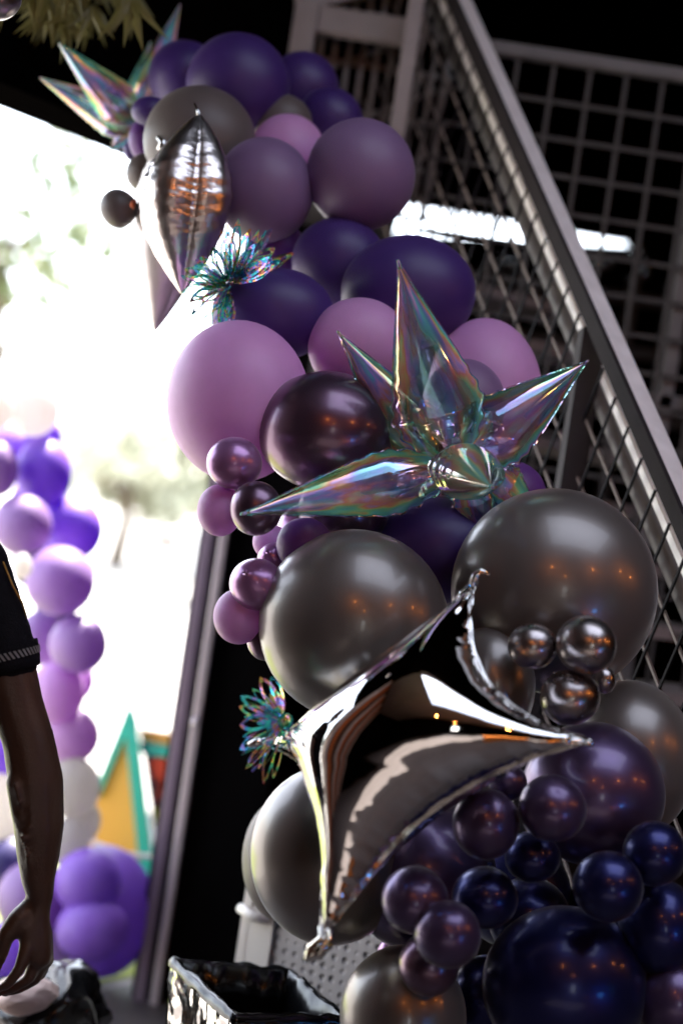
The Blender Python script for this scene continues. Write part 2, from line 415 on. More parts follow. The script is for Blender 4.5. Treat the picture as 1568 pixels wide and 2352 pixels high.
# ------------------------------------------------------------------ balloons
def balloon_mesh(mat, nu=48, nv=32):
    """unit balloon: egg body, narrowing to a neck and rolled knot at -Z"""
    prof = []
    for i in range(nv+1):
        a = math.pi*i/nv*.965
        r = math.sin(a); z = math.cos(a)
        if z < 0:
            k = -z; z = -(k*1.0+.10*k**4); r *= (1-.05*k**2)
        prof.append((r, z))
    r_end, z_end = prof[-1]
    prof += [(.075, z_end-.05), (.05, z_end-.09), (.035, z_end-.12), (.06, z_end-.14), (.075, z_end-.16), (.055, z_end-.185), (.03, z_end-.19), (.07, z_end-.23), (.10, z_end-.25), (.0, z_end-.235)]
    vs = [(0, 0, 1)]; fs = []
    pr = prof[1:-1]
    for r, z in pr:
        vs += [(r*math.cos(2*math.pi*j/nu), r*math.sin(2*math.pi*j/nu), z) for j in range(nu)]
    vs.append((0, 0, prof[-1][1]))
    for j in range(nu): fs.append((0, 1+j, 1+(j+1) % nu))
    for i in range(len(pr)-1):
        for j in range(nu):
            a = 1+i*nu; fs.append((a+j, a+nu+j, a+nu+(j+1) % nu, a+(j+1) % nu))
    a = 1+(len(pr)-1)*nu
    for j in range(nu): fs.append((a+j, len(vs)-1, a+(j+1) % nu))
    me = mesh_from(vs, fs); me.materials.append(mat)
    for p in me.polygons: p.use_smooth = True
    return me
BM = {k: balloon_mesh(m) for k, m in L.items()}
def balloon(x, y, rx, ry, d, mat, label, group, rot=0, knot=None, rz=None):
    o = bpy.data.objects.new('balloon', BM[mat]); col.objects.link(o)
    k = KP*d
    rz = (rx+ry)/2*.98 if rz is None else rz
    if knot is None:   # knot turned away from the viewer, into the garland
        T = Matrix.Identity(3)
        rb = random.Random(int(x*7+y*13))
        if 'spot' in label: tgt = Vector((-.30, .42, .86)); T = Vector((0, 0, -1)).rotation_difference(tgt).to_matrix()
        elif abs(rx-ry) < .09*rx and rx < 90:
            an = rb.uniform(0, 6.28); ti = R(rb.uniform(25, 78) if group == G2 else rb.uniform(5, 50))
            tgt = Vector((math.sin(ti)*math.cos(an), math.sin(ti)*math.sin(an), -math.cos(ti))); T = Vector((0, 0, -1)).rotation_difference(tgt).to_matrix()
        m = CM @ T @ Matrix.Rotation(R(rot), 3, 'Z') @ Matrix.Diagonal((rx*k, ry*k, rz*k))
    else:              # knot axis lies across the view; knot = its direction in degrees
        q = Matrix.Rotation(R(knot), 3, 'Z') @ Matrix.Rotation(R(-90), 3, 'Y')
        m = CM @ q @ Matrix.Diagonal((rz*k, ry*k, rx*k))
    o.matrix_world = Matrix.Translation(P(x, y, d)) @ m.to_4x4()
    tag(o, label, 'balloon', group)
    return o
G2 = 'balloons of the sunlit column at the left'
G1 = 'balloons of the big garland climbing the stair railing'
garland = [
 (425,176,84,82,3.42,'violet','dark violet balloon at upper left of the garland top, behind the biggest violet one'),
 (547,196,119,117,3.28,'violet','large dark violet balloon crowning the very top of the garland'),
 (695,203,84,82,3.42,'violet','dark violet balloon right of the crowning one, with a soft crease of shade'),
 (757,280,78,78,3.34,'violet','dark violet balloon resting above the large dusty lilac pair at right'),
 (459,327,129,127,3.14,'taupe','large matte taupe grey balloon above the silver leaf-shaped foil'),
 (647,280,70,62,3.28,'taupe','smaller taupe balloon squeezed between violet and pink lilac ones near the top'),
 (660,347,86,86,3.2,'pink','pink lilac balloon just below the small taupe one'),
 (607,437,113,120,3.05,'lilac','dusty lilac balloon immediately right of the silver leaf-shaped foil'),
 (828,402,125,128,3.05,'lilac','largest dusty lilac balloon at the right edge of the upper garland by the mesh'),
 (345,256,43,34,3.2,'violet','small dark violet balloon at left beside the big taupe one'),
 (334,322,38,50,3.28,'plum','narrow plum balloon peeking out left behind the big taupe one'),
 (302,345,18,24,3.34,'violet','tiny violet sliver of balloon at the far left above the brown grey one'),
 (335,398,46,45,3.2,'taupe','small brown grey balloon under the big taupe one at left'),
 (632,572,72,64,3.12,'plum','bright plum balloon behind the upper holographic flower'),
 (778,602,109,102,3.04,'violet','dark violet balloon between the dusty lilac pair and the pink ones'),
 (937,672,155,131,2.96,'violet','widest dark violet balloon, behind the tip of the upright iridescent spike'),
 (627,722,141,107,2.88,'violet','dark violet balloon just below the upper holographic flower'),
 (548,922,164,186,2.76,'pink','largest pink lilac balloon, bulging into the bright opening at left'),
 (825,797,118,113,2.84,'pink','pink lilac balloon left of the upright iridescent spike'),
 (1112,905,131,174,2.95,'pink','pink lilac balloon at the right behind the green iridescent spike'),
 (1065,927,96,103,2.84,'lilac','mauve balloon nested right of the upright iridescent spike'),
 (750,990,160,138,2.68,'plumchrome','large dark plum chrome balloon with an orange glint beside the largest pink one'),
 (538,1064,64,61,2.55,'mauve','small mauve pearl balloon tucked under the largest pink one'),
 (505,1172,52,60,2.58,'pink','small pink balloon at the left end of the little three-balloon cluster'),
 (588,1168,60,63,2.5,'plumchrome','small dark chrome balloon touched by the tip of the long left spike'),
 (788,1175,104,98,2.72,'plumchrome','plum chrome balloon partly hidden behind the long left spike'),
 (705,1225,72,70,2.76,'mauve','mauve pearl balloon mostly hidden behind the small magenta one'),
 (700,1252,66,64,2.58,'plum','small magenta purple balloon above the left grey pearl giant'),
 (622,1245,42,40,2.66,'pink','pale pink sliver of balloon behind the small magenta one'),
 (630,1285,40,40,2.62,'mauve','little mauve balloon between the magenta one and the dark-spotted one'),
 (590,1342,60,65,2.55,'mauve','small mauve balloon with a dark spot, left of the grey pearl giant'),
 (548,1416,58,64,2.58,'pink','small pink lilac balloon, leftmost beside the metal post top'),
 (610,1466,44,52,2.6,'plumchrome','small dark plum balloon squeezed against the left grey pearl giant'),
 (1002,1262,142,126,2.74,'violet','deep violet balloon between the two grey pearl giants'),
 (1175,1142,79,84,2.8,'plum','purple balloon peeking above the right grey pearl giant'),
 (812,1434,218,219,2.55,'grey','giant grey pearl balloon left of centre, above the silver four-pointed foil'),
 (1271,1357,236,236,2.58,'grey','giant grey pearl balloon at right with orange lamp glints'),
 (1222,1484,58,53,2.38,'chrome','small graphite chrome balloon, left one of the trio on the right giant'),
 (1345,1481,71,68,2.34,'chrome','shiniest small graphite chrome balloon, upper right of the trio'),
 (1308,1602,70,64,2.36,'chrome','small graphite chrome balloon, lowest of the trio on the right giant'),
 (1386,1562,27,32,2.44,'chrome','tiny chrome balloon glimpsed behind the shiniest chrome one'),
 (1128,1572,100,136,2.5,'grey','grey pearl balloon right behind the upper silver foil point'),
 (1443,1742,150,180,2.6,'grey','large grey pearl balloon at the right edge with one orange glint'),
 (1360,1822,164,164,2.5,'pearlviolet','large violet pearl balloon behind the right silver foil point'),
 (760,1962,186,205,2.55,'grey','large grey pearl balloon at lower left behind the silver foil'),
 (650,1975,94,140,3.0,'taupe','dark grey balloon, only its left rim showing behind the lower-left large one'),
 (966,2005,172,180,2.58,'pearlviolet','large dusky violet balloon below the seam of the silver foil'),
 (1115,1892,77,83,2.32,'pearlviolet','small violet pearl balloon just under the lower edge of the silver foil'),
 (1268,1856,79,77,2.3,'pearlviolet','small violet pearl balloon in front of the large violet pearl one'),
 (1166,1797,44,42,2.42,'pearlviolet','tiny violet chrome balloon between two small violet pearl ones'),
 (952,2067,79,77,2.3,'pearlviolet','small violet pearl balloon right of the lowest silver foil point'),
 (1027,2146,77,79,2.25,'pearlviolet','matte slate violet balloon overlapping the one right of the lowest foil point'),
 (985,2215,70,72,2.34,'plumchrome','small dusky balloon tucked beneath the slate violet one'),
 (1112,2062,76,70,2.36,'navy','small blackish chrome balloon with an orange glint, in the dark hollow'),
 (1222,1968,64,58,2.38,'navy','small shadowed navy balloon below the pair of violet pearl ones'),
 (1395,2036,80,80,2.3,'navy','small navy balloon in the dark lower right, left of the glossiest blue one'),
 (1502,1960,74,74,2.34,'navy','glossy blue navy balloon at the right edge'),
 (1296,2265,190,182,2.42,'navy','giant navy balloon at the bottom with a bright blue highlight'),
 (925,2335,145,160,2.42,'grey','large dark grey balloon cut by the bottom edge'),
 (905,2195,40,46,2.6,'mauve','mauve balloon glimpsed above the dark grey one at the bottom'),
 (1512,2130,92,112,2.42,'navy','deep navy balloon below the glossy blue one at the right edge'),
 (1545,2300,86,96,2.4,'pearlviolet','violet balloon in the bottom right corner'),
 (1215,2110,95,95,2.55,'navy','nearly black navy balloon deep in the hollow of the lower cluster'),
 (1120,2290,85,95,2.5,'navy','nearly black balloon between the slate violet one and the navy giant'),
 (1180,2050,130,125,2.8,'navy','shadowed navy balloon at the back of the dark hollow, behind the blackish chrome one'),
 (1400,2130,120,120,2.78,'navy','shadowed navy balloon at the very back between the two giants of the lower right'),
 (1420,2180,80,70,2.52,'navy','nearly black navy balloon behind the upper rim of the navy giant'),
]
for a in garland:
    balloon(*a[:5], a[5], a[6], G1, rz=(a[2]+a[3])/2*(.82 if a[2] > 180 else .95))
kb = balloon(272, 479, 41, 45, 3.06, 'taupe', 'small brown grey balloon sticking out at far left with an orange knot', G1, knot=12)

# garland of balloons standing out in the sun at the left
G2 = 'balloons of the sunlit column at the left'
column = [
 (-22,935,50,60,4.5,'out_grey','pale balloon cut by the left edge at the top of the sunlit column'),
 (76,940,58,62,4.6,'out_grey','cream grey balloon at the top of the sunlit column'),
 (96,1000,44,42,4.75,'out_purple','purple balloon peeking below the cream grey one on top of the column'),
 (35,1040,70,60,4.75,'out_purple','bright purple balloon deep in the top of the sunlit column'),
 (100,1085,62,76,4.6,'out_purple','vivid purple balloon, right side of the upper sunlit column'),
 (-6,1076,46,62,4.45,'out_lilac','lilac balloon at the left edge beside the vivid purple one'),
 (52,1206,64,68,4.45,'out_lilac','lilac balloon above the black sleeve'),
 (163,1215,70,70,4.65,'out_purple','bright purple balloon jutting furthest right in the middle of the column'),
 (90,1150,60,60,4.8,'out_purple','purple balloon hidden between lilac ones high in the column'),
 (138,1334,76,77,4.4,'out_lilac','large lilac balloon beside the black sleeve, in the column'),
 (78,1300,50,48,4.75,'out_navy','shaded navy balloon behind the large lilac one of the column'),
 (180,1480,63,66,4.4,'out_lilac','dusky lilac balloon next to the striped cuff'),
 (95,1465,52,60,4.6,'out_lilac','dim lilac balloon right behind the sleeve hem'),
 (128,1410,46,42,4.7,'out_navy','dark navy balloon wedged above the dusky lilac one'),
 (130,1590,62,68,4.45,'out_pink','orchid pink balloon beside the upper arm'),
 (182,1560,32,46,4.6,'out_pink','small orchid balloon sliver under the dusky lilac one'),
 (160,1690,66,62,4.5,'out_pink','orchid pink balloon beside the elbow'),
 (168,1808,60,66,4.45,'out_grey','pale grey balloon beside the forearm'),
 (196,1885,34,46,4.5,'out_grey','small white balloon right of the pale grey one'),
 (160,1935,44,56,4.4,'out_grey','small pale mauve balloon beside the forearm above the purple ones'),
 (-10,1900,86,130,4.6,'out_grey','big cream balloon behind the arm at the left edge'),
 (15,1720,56,60,4.6,'out_purple','small purple balloon seen left of the elbow'),
 (200,2025,72,72,4.3,'out_purple','purple balloon in front of the upper left of the column base giant'),
 (212,2134,79,70,4.25,'out_purple','purple balloon in front of the lower part of the column base giant'),
 (232,2092,118,142,4.5,'out_purple','giant pale-edged purple balloon at the base of the sunlit column'),
 (75,2062,78,80,4.35,'out_lilac','lilac balloon behind the wrist'),
 (22,1985,70,66,4.5,'out_navy','navy balloon behind the forearm and lilac one'),
 (130,2190,62,64,4.4,'out_lilac','shaded lilac balloon right of the hand'),
 (30,2180,70,66,4.5,'out_purple','purple balloon seen through the loop of thumb and fingers'),
]
for a in column:
    balloon(a[0], a[1], a[2]*1.05, a[3]*1.05, a[4], a[5], a[6], G2)
o = balloon(-12, -8, 62, 54, 2.6, 'chrome', 'chrome balloon with pink glint cut by the top left corner', None)
o = balloon(52, 1300, 22, 30, 4.2, 'out_grey', 'small pale blue-white balloon glinting above the sleeve shoulder', G2)

# ------------------------------------------------------------------ spiky iridescent stars
def spike_mesh(tip, base, rad, bend=0, n=36, m=54, ruff=1.0, bulge=.28, fin=True):
    """cone of film swelling out of a pinched base, with two flat crimped seams down its sides"""
    tip = Vector(tip); base = Vector(base); ax = tip-base; ln = ax.length; axn = ax.normalized()
    side = axn.cross(Vector((0, 1, 0)))
    side = side.normalized() if side.length > .35 else axn.cross(Vector((0, 0, 1))).normalized()
    up = side.cross(axn)
    vs = []; fs = []; uv = []
    def rad_at(t):
        if t < bulge: return rad*(.60+.40*math.sin(t/bulge*math.pi/2))
        u = (t-bulge)/(1-bulge); return rad*(1-u)*(1+.05*math.sin(u*math.pi))+.0015
    def cen(t): return base+ax*t+up*(bend*math.sin(t*math.pi)*ln)
    for i in range(m+1):
        t = i/m; r = rad_at(t); c = cen(t)
        ru = ruff*max(0, 1-t/.55)
        for j in range(n):
            a = 2*math.pi*j/n
            seam = max(0, abs(math.cos(a))-.86)/.14
            fac = 1+.010*math.sin(5*a+3*t)*(1-t)
            rr = r*fac*(1+.07*ru*seam*math.sin(t*m*1.2)+.07*seam**2)
            cr_ = math.cos(a)*rr; sr_ = math.sin(a)*rr*.78
            pull = ru*.03*math.sin(t*m*1.2+1)*abs(math.cos(a))**3*rad
            vs.append(c+side*cr_+up*sr_+axn*pull); uv.append((j/n, t*ln*8))
    for i in range(m):
        for j in range(n):
            fs.append((i*n+j, i*n+(j+1) % n, (i+1)*n+(j+1) % n, (i+1)*n+j))
    fs.append(tuple(m*n+j for j in range(n)))
    me = mesh_from(vs, fs)
    ul = me.uv_layers.new(name='UVMap')
    for p in me.polygons:
        js = [me.loops[l].vertex_index for l in p.loop_indices]
        wrap = any(v % n == n-1 for v in js) and any(v % n == 0 for v in js)
        for l, v in zip(p.loop_indices, js):
            u_, v_ = uv[v]; ul.data[l].uv = (u_+1 if wrap and v % n == 0 else u_, v_)
    b = MB()
    if fin:
        for sg in (-1, 1):
            k0 = len(b.v)
            for i in range(m+1):
                t = i/m; r = rad_at(t)*1.06; c = cen(t); ru = ruff*max(0, 1-t/.55)
                sc_ = 1+.07*ru*math.sin(t*m*1.2)
                w_ = .0030+.0012*ru*math.sin(t*m*1.2)
                wob = up*(.0016*ru*math.sin(t*m*1.2+.8))
                b.v += [tuple(c+side*sg*(r*sc_-.001)), tuple(c+side*sg*(r*sc_+w_)+wob)]
            for i in range(m): b.f.append((k0+2*i, k0+2*i+1, k0+2*i+3, k0+2*i+2))
    return me, b
def tip_tab(tip, base, mat, parent, w_=.004):
    d = (Vector(tip)-Vector(base)).normalized()
    b = MB(); b.tube([Vector(tip)-d*.004, Vector(tip)+d*.012], [w_, w_*.6], 8); b.build('tip_tab', mat, parent, smooth=True)
star = empty('spiky_star_balloon', P(1050, 1075, 2.6))
tag(star, 'clear iridescent spiky star balloon with long cones, in front of the pink and violet balloons', 'foil balloon')
SD = 2.6
kk = KP*SD
spk = [
 (P(917,612,2.45), P(1030,1030,2.6), 98*kk, .0, .24),
 (P(783,772,2.62), P(972,1030,2.66), 64*kk, .0, .24),
 (P(1340,836,2.62), P(1080,1040,2.63), 80*kk, .0, .26),
 (P(567,1178,2.42), P(1000,1085,2.6), 68*kk, .02, .26),
 (P(1128,1118,2.36), P(1056,1075,2.54), 80*kk, 0, .22),
 (P(1245,1205,2.72), P(1112,1078,2.66), 52*kk, .03, .30),
 (P(1120,1250,2.70), P(1078,1100,2.66), 50*kk, 0, .30),
 (P(990,1230,2.86), P(1030,1100,2.70), 55*kk, 0, .30),
 (P(1130,900,2.9), P(1060,1010,2.70), 55*kk, 0, .30),
]
for tp, bs, r_, bend, bg in spk:
    me_, fb = spike_mesh(tp, bs, r_, bend, bulge=bg)
    so_ = link('spike', me_, M['film_front'] if tp[1] < 2.37 else M['film'], star)
    f_ = fb.build('seam', M['seamfilm'], None, smooth=True); f_.parent = so_; f_.matrix_parent_inverse = so_.matrix_world.inverted()
    tip_tab(tp, bs, M['film'], star)
b2 = bpy.data.meshes.new('mesh'); bm = bmesh.new()
bmesh.ops.create_icosphere(bm, subdivisions=4, radius=44*kk)
for v in bm.verts: v.co *= 1+.05*noise.noise(v.co*40)
bmesh.ops.translate(bm, vec=P(1050,1060,2.63), verts=bm.verts); bm.to_mesh(b2); bm.free()
link('hub', b2, M['film'], star)
star2 = empty('spiky_star_balloon', P(300, 290, 3.5))
tag(star2, 'pale iridescent spiky star balloon at the top left, behind the violet balloons', 'foil balloon')
k2 = KP*3.5
for tp, bs, r_ in [(P(92,178,3.4),P(300,290,3.5),42*k2), (P(135,98,3.3),P(300,270,3.5),48*k2), (P(415,8,3.5),P(325,250,3.55),42*k2), (P(346,96,3.65),P(315,250,3.6),34*k2), (P(252,348,3.5),P(320,280,3.55),40*k2), (P(420,330,3.8),P(330,290,3.6),40*k2)]:
    link('spike', spike_mesh(tp, bs, r_, 0, ruff=.4, bulge=.2)[0], M['film_back'], star2)

# ------------------------------------------------------------------ pillow-shaped silver foils
def chaikin_curve(pts, closed=True, n=12):
    """Catmull-Rom through the given points; a point with a third value 1 is a sharp tip"""
    out = []; m = len(pts)
    for i in range(m):
        p0, p1, p2, p3 = pts[i-1], pts[i], pts[(i+1) % m], pts[(i+2) % m]
        a0 = p1 if len(p1) > 2 else p0
        a3 = p2 if len(p2) > 2 else p3
        for s in range(n):
            t = s/n; q = []
            for k in (0, 1):
                c0, c1, c2, c3 = a0[k], p1[k], p2[k], a3[k]
                q.append(.5*((2*c1)+(-c0+c2)*t+(2*c0-5*c1+4*c2-c3)*t*t+(-c0+3*c1-3*c2+c3)*t**3))
            out.append(tuple(q))
    return out
def pillow(outline, d0, centre, N, thick, name, mat, parent, step=7, power=.55, wrinkle=.3, wl=13, edge_in=46, twist=None, wf=None):
    """outline in sheet units on a plane through centre (depth d0) with normal N (right, up, towards the viewer)"""
    nx, ny, nz = N
    pts = [Vector(p) for p in outline]
    n = len(pts)
    xs = [p.x for p in pts]; ys = [p.y for p in pts]
    inner = []
    y = min(ys); row = 0
    P2 = np.array([(p.x, p.y) for p in pts]); Q2 = np.roll(P2, -1, 0)
    while y < max(ys):
        x = min(xs)+(row % 2)*step/2
        while x < max(xs):
            # inside test
            c = ((P2[:,1] > y) != (Q2[:,1] > y))
            with np.errstate(divide='ignore', invalid='ignore'):
                xi = (Q2[:,0]-P2[:,0])*(y-P2[:,1])/(Q2[:,1]-P2[:,1])+P2[:,0]
            if (np.count_nonzero(c & (x < xi)) % 2) and np.min((P2[:,0]-x)**2+(P2[:,1]-y)**2) > (step*.6)**2:
                inner.append(Vector((x, y)))
            x += step
        y += step*.87; row += 1
    vin = pts+inner
    r = geometry.delaunay_2d_cdt(vin, [(i, (i+1) % n) for i in range(n)], [], 1, 1e-4)
    V2 = np.array([(v.x, v.y) for v in r[0]]); F = [tuple(f) for f in r[2]]
    orig = r[3]
    nb = len(V2)
    isb = np.array([any(i < n for i in o_) for o_ in orig])
    E = set()
    for f in F:
        for i in range(3):
            a, b_ = f[i], f[(i+1) % 3]
            E.add((min(a, b_), max(a, b_)))
    E = np.array(list(E)); deg = np.zeros(nb); np.add.at(deg, E[:,0], 1); np.add.at(deg, E[:,1], 1)
    phi = np.zeros(nb)
    for it in range(1400):
        acc = np.zeros(nb); np.add.at(acc, E[:,0], phi[E[:,1]]); np.add.at(acc, E[:,1], phi[E[:,0]])
        phi = np.where(isb, 0, acc/np.maximum(deg, 1)+1)
    h = (phi/phi.max())**power
    for it in range(3):
        acc = np.zeros(nb); np.add.at(acc, E[:,0], h[E[:,1]]); np.add.at(acc, E[:,1], h[E[:,0]])
        h = np.where(isb, 0, .4*h+.6*acc/np.maximum(deg, 1))
    # crimps running in from the seam
    seg = np.hypot(*(Q2-P2).T); arc = np.concatenate([[0], np.cumsum(seg)])[:-1]
    D = (V2[:,None,0]-P2[None,:,0])**2+(V2[:,None,1]-P2[None,:,1])**2
    ni = D.argmin(1); dist = np.sqrt(D[np.arange(nb), ni])
    amp = np.exp(-(dist/edge_in)**2)
    wr = wrinkle*amp*(np.sin(arc[ni]/wl*2*np.pi)+.6*np.sin(arc[ni]/(wl*1.73)*2*np.pi+1.1))
    if wf: wr = wr*np.array([wf(q[0], q[1]) for q in P2])[ni]
    k = KP*d0
    NN = (cr*nx+cu*ny+cb*nz).normalized()
    cx, cy = centre
    def place(i, s):
        X = (V2[i,0]-cx)*k; Y = -(V2[i,1]-cy)*k
        dep = d0+(nx*X+ny*Y)/nz
        tw = twist(V2[i,0], V2[i,1]) if twist else 0
        base = P(V2[i,0], V2[i,1], dep+tw)
        hh = h[i]*thick*s*(1+0)+wr[i]*k*2.2*h[i]**.35*s
        return base+NN*hh
    vs = [place(i, 1) for i in range(nb)]; idx = {}
    fs = [tuple(f) for f in F]
    for i in range(nb):
        if isb[i]: idx[i] = i
        else: idx[i] = len(vs); vs.append(place(i, -1))
    fs += [tuple(idx[i] for i in f[::-1]) for f in F]
    me = mesh_from(vs, fs)
    bm = bmesh.new(); bm.from_mesh(me); bmesh.ops.recalc_face_normals(bm, faces=bm.faces); bm.to_mesh(me); bm.free()
    o = link(name, me, mat, parent)
    # flat welded seam that stands out from the pillow
    NNv = NN; cen = P(cx, cy, d0)
    sv = []; bl = []
    def bp(q):
        X = (q[0]-cx)*k; Y = -(q[1]-cy)*k
        tw = twist(q[0], q[1]) if twist else 0
        return P(q[0], q[1], d0+(nx*X+ny*Y)/nz+tw)
    sm = MB()
    ctr = [bp(q) for q in outline]
    area = sum(P2[i,0]*Q2[i,1]-Q2[i,0]*P2[i,1] for i in range(n))
    sgn = 1 if area > 0 else -1
    for i in range(n):
        t = (ctr[(i+1) % n]-ctr[i-1]).normalized()
        out = t.cross(NNv).normalized()*sgn
        wv = .0035+.0009*math.sin(arc[i]/wl*2*math.pi)
        wob = NNv*(.0012*math.sin(arc[i]/wl*2*math.pi+.5))
        sm.v += [tuple(ctr[i]+NNv*.0005), tuple(ctr[i]-NNv*.0005), tuple(ctr[i]-out*wv+wob-NNv*.0003), tuple(ctr[i]-out*wv+wob+NNv*.0003)]
    for i in range(n):
        a = i*4; b_ = ((i+1) % n)*4
        for q in range(4):
            sm.f.append((a+q, b_+q, b_+(q+1) % 4, a+(q+1) % 4))
    sm.build('seam', mat, parent if parent is not None else o, smooth=True)
    return o
silver = empty('star_foil_balloon', P(930, 1700, 2.3))
tag(silver, 'large mirror silver four-pointed foil balloon in front of the grey giants', 'foil balloon')
outl = chaikin_curve([(580,1706,1),(690,1668),(800,1592),(920,1500),(1030,1395),(1098,1318,1),(1078,1420),(1105,1540),(1200,1640),(1352,1702,1),(1190,1752),(1025,1838),(895,1950),(808,2065),(738,2150,1),(742,2040),(742,1900),(700,1770),(650,1725)], n=10)
pillow(outl, 2.28, (930,1690), (-.42,.40,.81), .15, 'inflated_body', M['foil'], silver, step=8, wrinkle=.55, wl=15, wf=lambda x, y: 1.0 if x+y > 2740 else .06,
       twist=lambda x, y: -.00012*max(0, y-1800)+.0001*max(0, x-1150))
b = MB()  # filling tail at the lowest point
a0 = P(738, 2150, 2.22); pts = [a0+Vector((0,0,.01)), P(748,2130,2.22), P(745,2165,2.2), P(722,2190,2.2), P(708,2202,2.2)]
for s in range(5):
    o2 = [p+Vector((.006*math.sin(s*2.1+i), .004*math.cos(s*1.7+i*2), .004*math.sin(s+i*1.3))) for i, p in enumerate(pts)]
    b.tube(o2, [.003,.008,.009,.010,.005], 7)
b.build('tail', M['crumple'], silver, smooth=True)
b = MB(); b.tube([P(1086,1345,2.33), P(1092,1322,2.33), P(1104,1311,2.33), P(1124,1318,2.33)], [.009,.007,.005,.003], 10); b.build('tip_tab', M['foil'], silver, smooth=True)
b = MB(); b.tube([P(1310,1695,2.24), P(1335,1701,2.23), P(1362,1709,2.22)], [.010,.009,.004], 10); b.build('tip_tab', M['foil'], silver, smooth=True)
b = MB(); b.tube([P(600,1700,2.3), P(586,1707,2.3), P(570,1712,2.3)], [.008,.007,.004], 10); b.build('tip_tab', M['foil'], silver, smooth=True)

leafb = empty('leaf_foil_balloon', P(420, 470, 2.95))
tag(leafb, 'mirror silver pointed foil balloon hanging upright at left in front of the taupe one', 'foil balloon')
def gore_body(top, bot, wpx, d, lobes, rot, name, mat, parent, wr=.02, shift=(0,0)):
    """upright pointed foil body of several panels meeting at creased seams"""
    T = P(*top, d); B = P(*bot, d); ax = B-T; ln = ax.length; a = ax.normalized()
    side = a.cross(Vector((0, 1, 0))).normalized(); up = side.cross(a)
    n = lobes*16; m = 70; vs = []; fs = []; Rm = wpx*KP*d
    for i in range(m+1):
        t = i/m
        r = Rm*(math.sin(math.pi*min(1, max(0, t))**.92))**.95 + .0012
        off = side*(shift[0]*KP*d*math.sin(math.pi*t)) + up*(shift[1]*KP*d*math.sin(math.pi*t))
        for j in range(n):
            an = 2*math.pi*j/n; ph = (an*lobes/(2*math.pi)) % 1
            lob = .80+.26*math.sin(math.pi*ph)
            crease = math.exp(-(min(ph, 1-ph)/.22)**2)
            rr = r*(lob+wr*crease*math.sin(t*150+2*math.sin(j*.5))+wr*.8*math.sin(t*63+j*.3)*.6)
            vs.append(T+ax*t+off+side*(math.cos(an+rot)*rr)+up*(math.sin(an+rot)*rr))
    for i in range(m):
        for j in range(n): fs.append((i*n+j, i*n+(j+1) % n, (i+1)*n+(j+1) % n, (i+1)*n+j))
    fs.append(tuple(range(n))[::-1]); fs.append(tuple(m*n+j for j in range(n)))
    return link(name, mesh_from(vs, fs), mat, parent)
gore_body((458,262), (418,676), 106, 2.95, 4, R(20), 'inflated_body', M['foil_soft'], leafb, wr=.022, shift=(-14,0))
gore_body((372,318), (356,762), 84, 3.12, 3, R(80), 'rear_lobe', M['foil_matte'], leafb, wr=.02, shift=(16,0))
b = MB(); b.tube([P(458,275,2.95), P(456,258,2.95), P(446,236,2.95)], [.006,.004,.0015], 8); b.build('tip_tab', M['foil'], leafb, smooth=True)
b = MB(); b.tube([P(372,345,3.05), P(375,325,3.05), P(362,314,3.05)], [.012,.009,.004], 8); b.build('tip_tab', M['foil'], leafb, smooth=True)
b = MB(); b.tube([P(300,468,3.02), P(310,470,3.02)], [.006,.012], 10); 
kn = b.build('knot', pmat('orange_knot', (.6,.12,.03), .5), None, smooth=True); mw = kn.matrix_world.copy(); kn.parent = kb; kn.matrix_parent_inverse = kb.matrix_world.inverted()

# ------------------------------------------------------------------ holographic flowers of looped petals
def petal_mesh(base, tip, width, nrm, curl=.12, tongue=True):
    base = Vector(base); tip = Vector(tip); ax = tip-base; ln = ax.length; a = ax.normalized()
    s = a.cross(nrm).normalized(); u = s.cross(a)
    def pt(t, w_): return base+ax*t+s*w_+u*(curl*ln*math.sin(t*math.pi*.8))
    def prof(t): return width*(math.sin(math.pi*t**1.25)**.75)+.0008
    vs = []; fs = []; m = 18; th = width*.46
    for i in range(m+1):
        t = i/m; wo = prof(t)
        ti = .16+.72*t; wi = max(.0, prof(ti)-th)
        for sgn in (-1, 1):
            vs += [pt(t, sgn*wo), pt(ti, sgn*wi)]
    for i in range(m):
        a0 = i*4; b0 = a0+4
        fs += [(a0, b0, b0+1, a0+1), (a0+3, b0+3, b0+2, a0+2)]
    fs += [(0, 1, 3, 2), (m*4, m*4+2, m*4+3, m*4+1)]
    if tongue:
        n0 = len(vs)
        for i in range(7):
            t = .1+.45*i/6; w_ = width*.34*(.5+.6*i/6)*(1 if i < 6 else .2)
            vs += [pt(t, -w_)+u*.001, pt(t, w_)+u*.001]
        for i in range(6): fs.append((n0+2*i, n0+2*i+1, n0+2*i+3, n0+2*i+2))
    return mesh_from(vs, fs)
def flower(centre, d, items, label, facing=Vector((0, -1, 0))):
    c = P(*centre, d)
    e = tag(empty('holographic_flower', c), label, 'decoration', None)
    for (tx, ty, dd, wpx) in items:
        tip = P(tx, ty, d+dd)
        nrm = (facing+Vector((random.uniform(-1,1), random.uniform(-.6,.6), random.uniform(-1,1)))*.75).normalized()
        dirn = (tip-c).normalized()
        if abs(dirn.dot(nrm)) > .9: nrm = dirn.orthogonal().normalized()
        link('petal', petal_mesh(c+dirn*.012, tip, wpx*KP*d, nrm, random.uniform(-.08,.16), random.random() < .6), M['petal'], e, smooth=False)
    b = MB()
    b.tube([c+Vector((0,.01,0)), c-Vector((0,.006,0)), c-Vector((0,.012,0))], [.012,.014,.006], 12); b.build('centre', M['petal'], e, smooth=True)
its = []
for i in range(64):
    an = R(random.uniform(20, 275)); ln = random.uniform(70, 150) if math.cos(an) > .2 else random.uniform(60, 118)
    if an < R(100): ln = random.uniform(95, 165)
    its.append((510+ln*math.cos(an)+18, 655-ln*math.sin(an), random.uniform(-.14, .03), random.uniform(9, 15)))
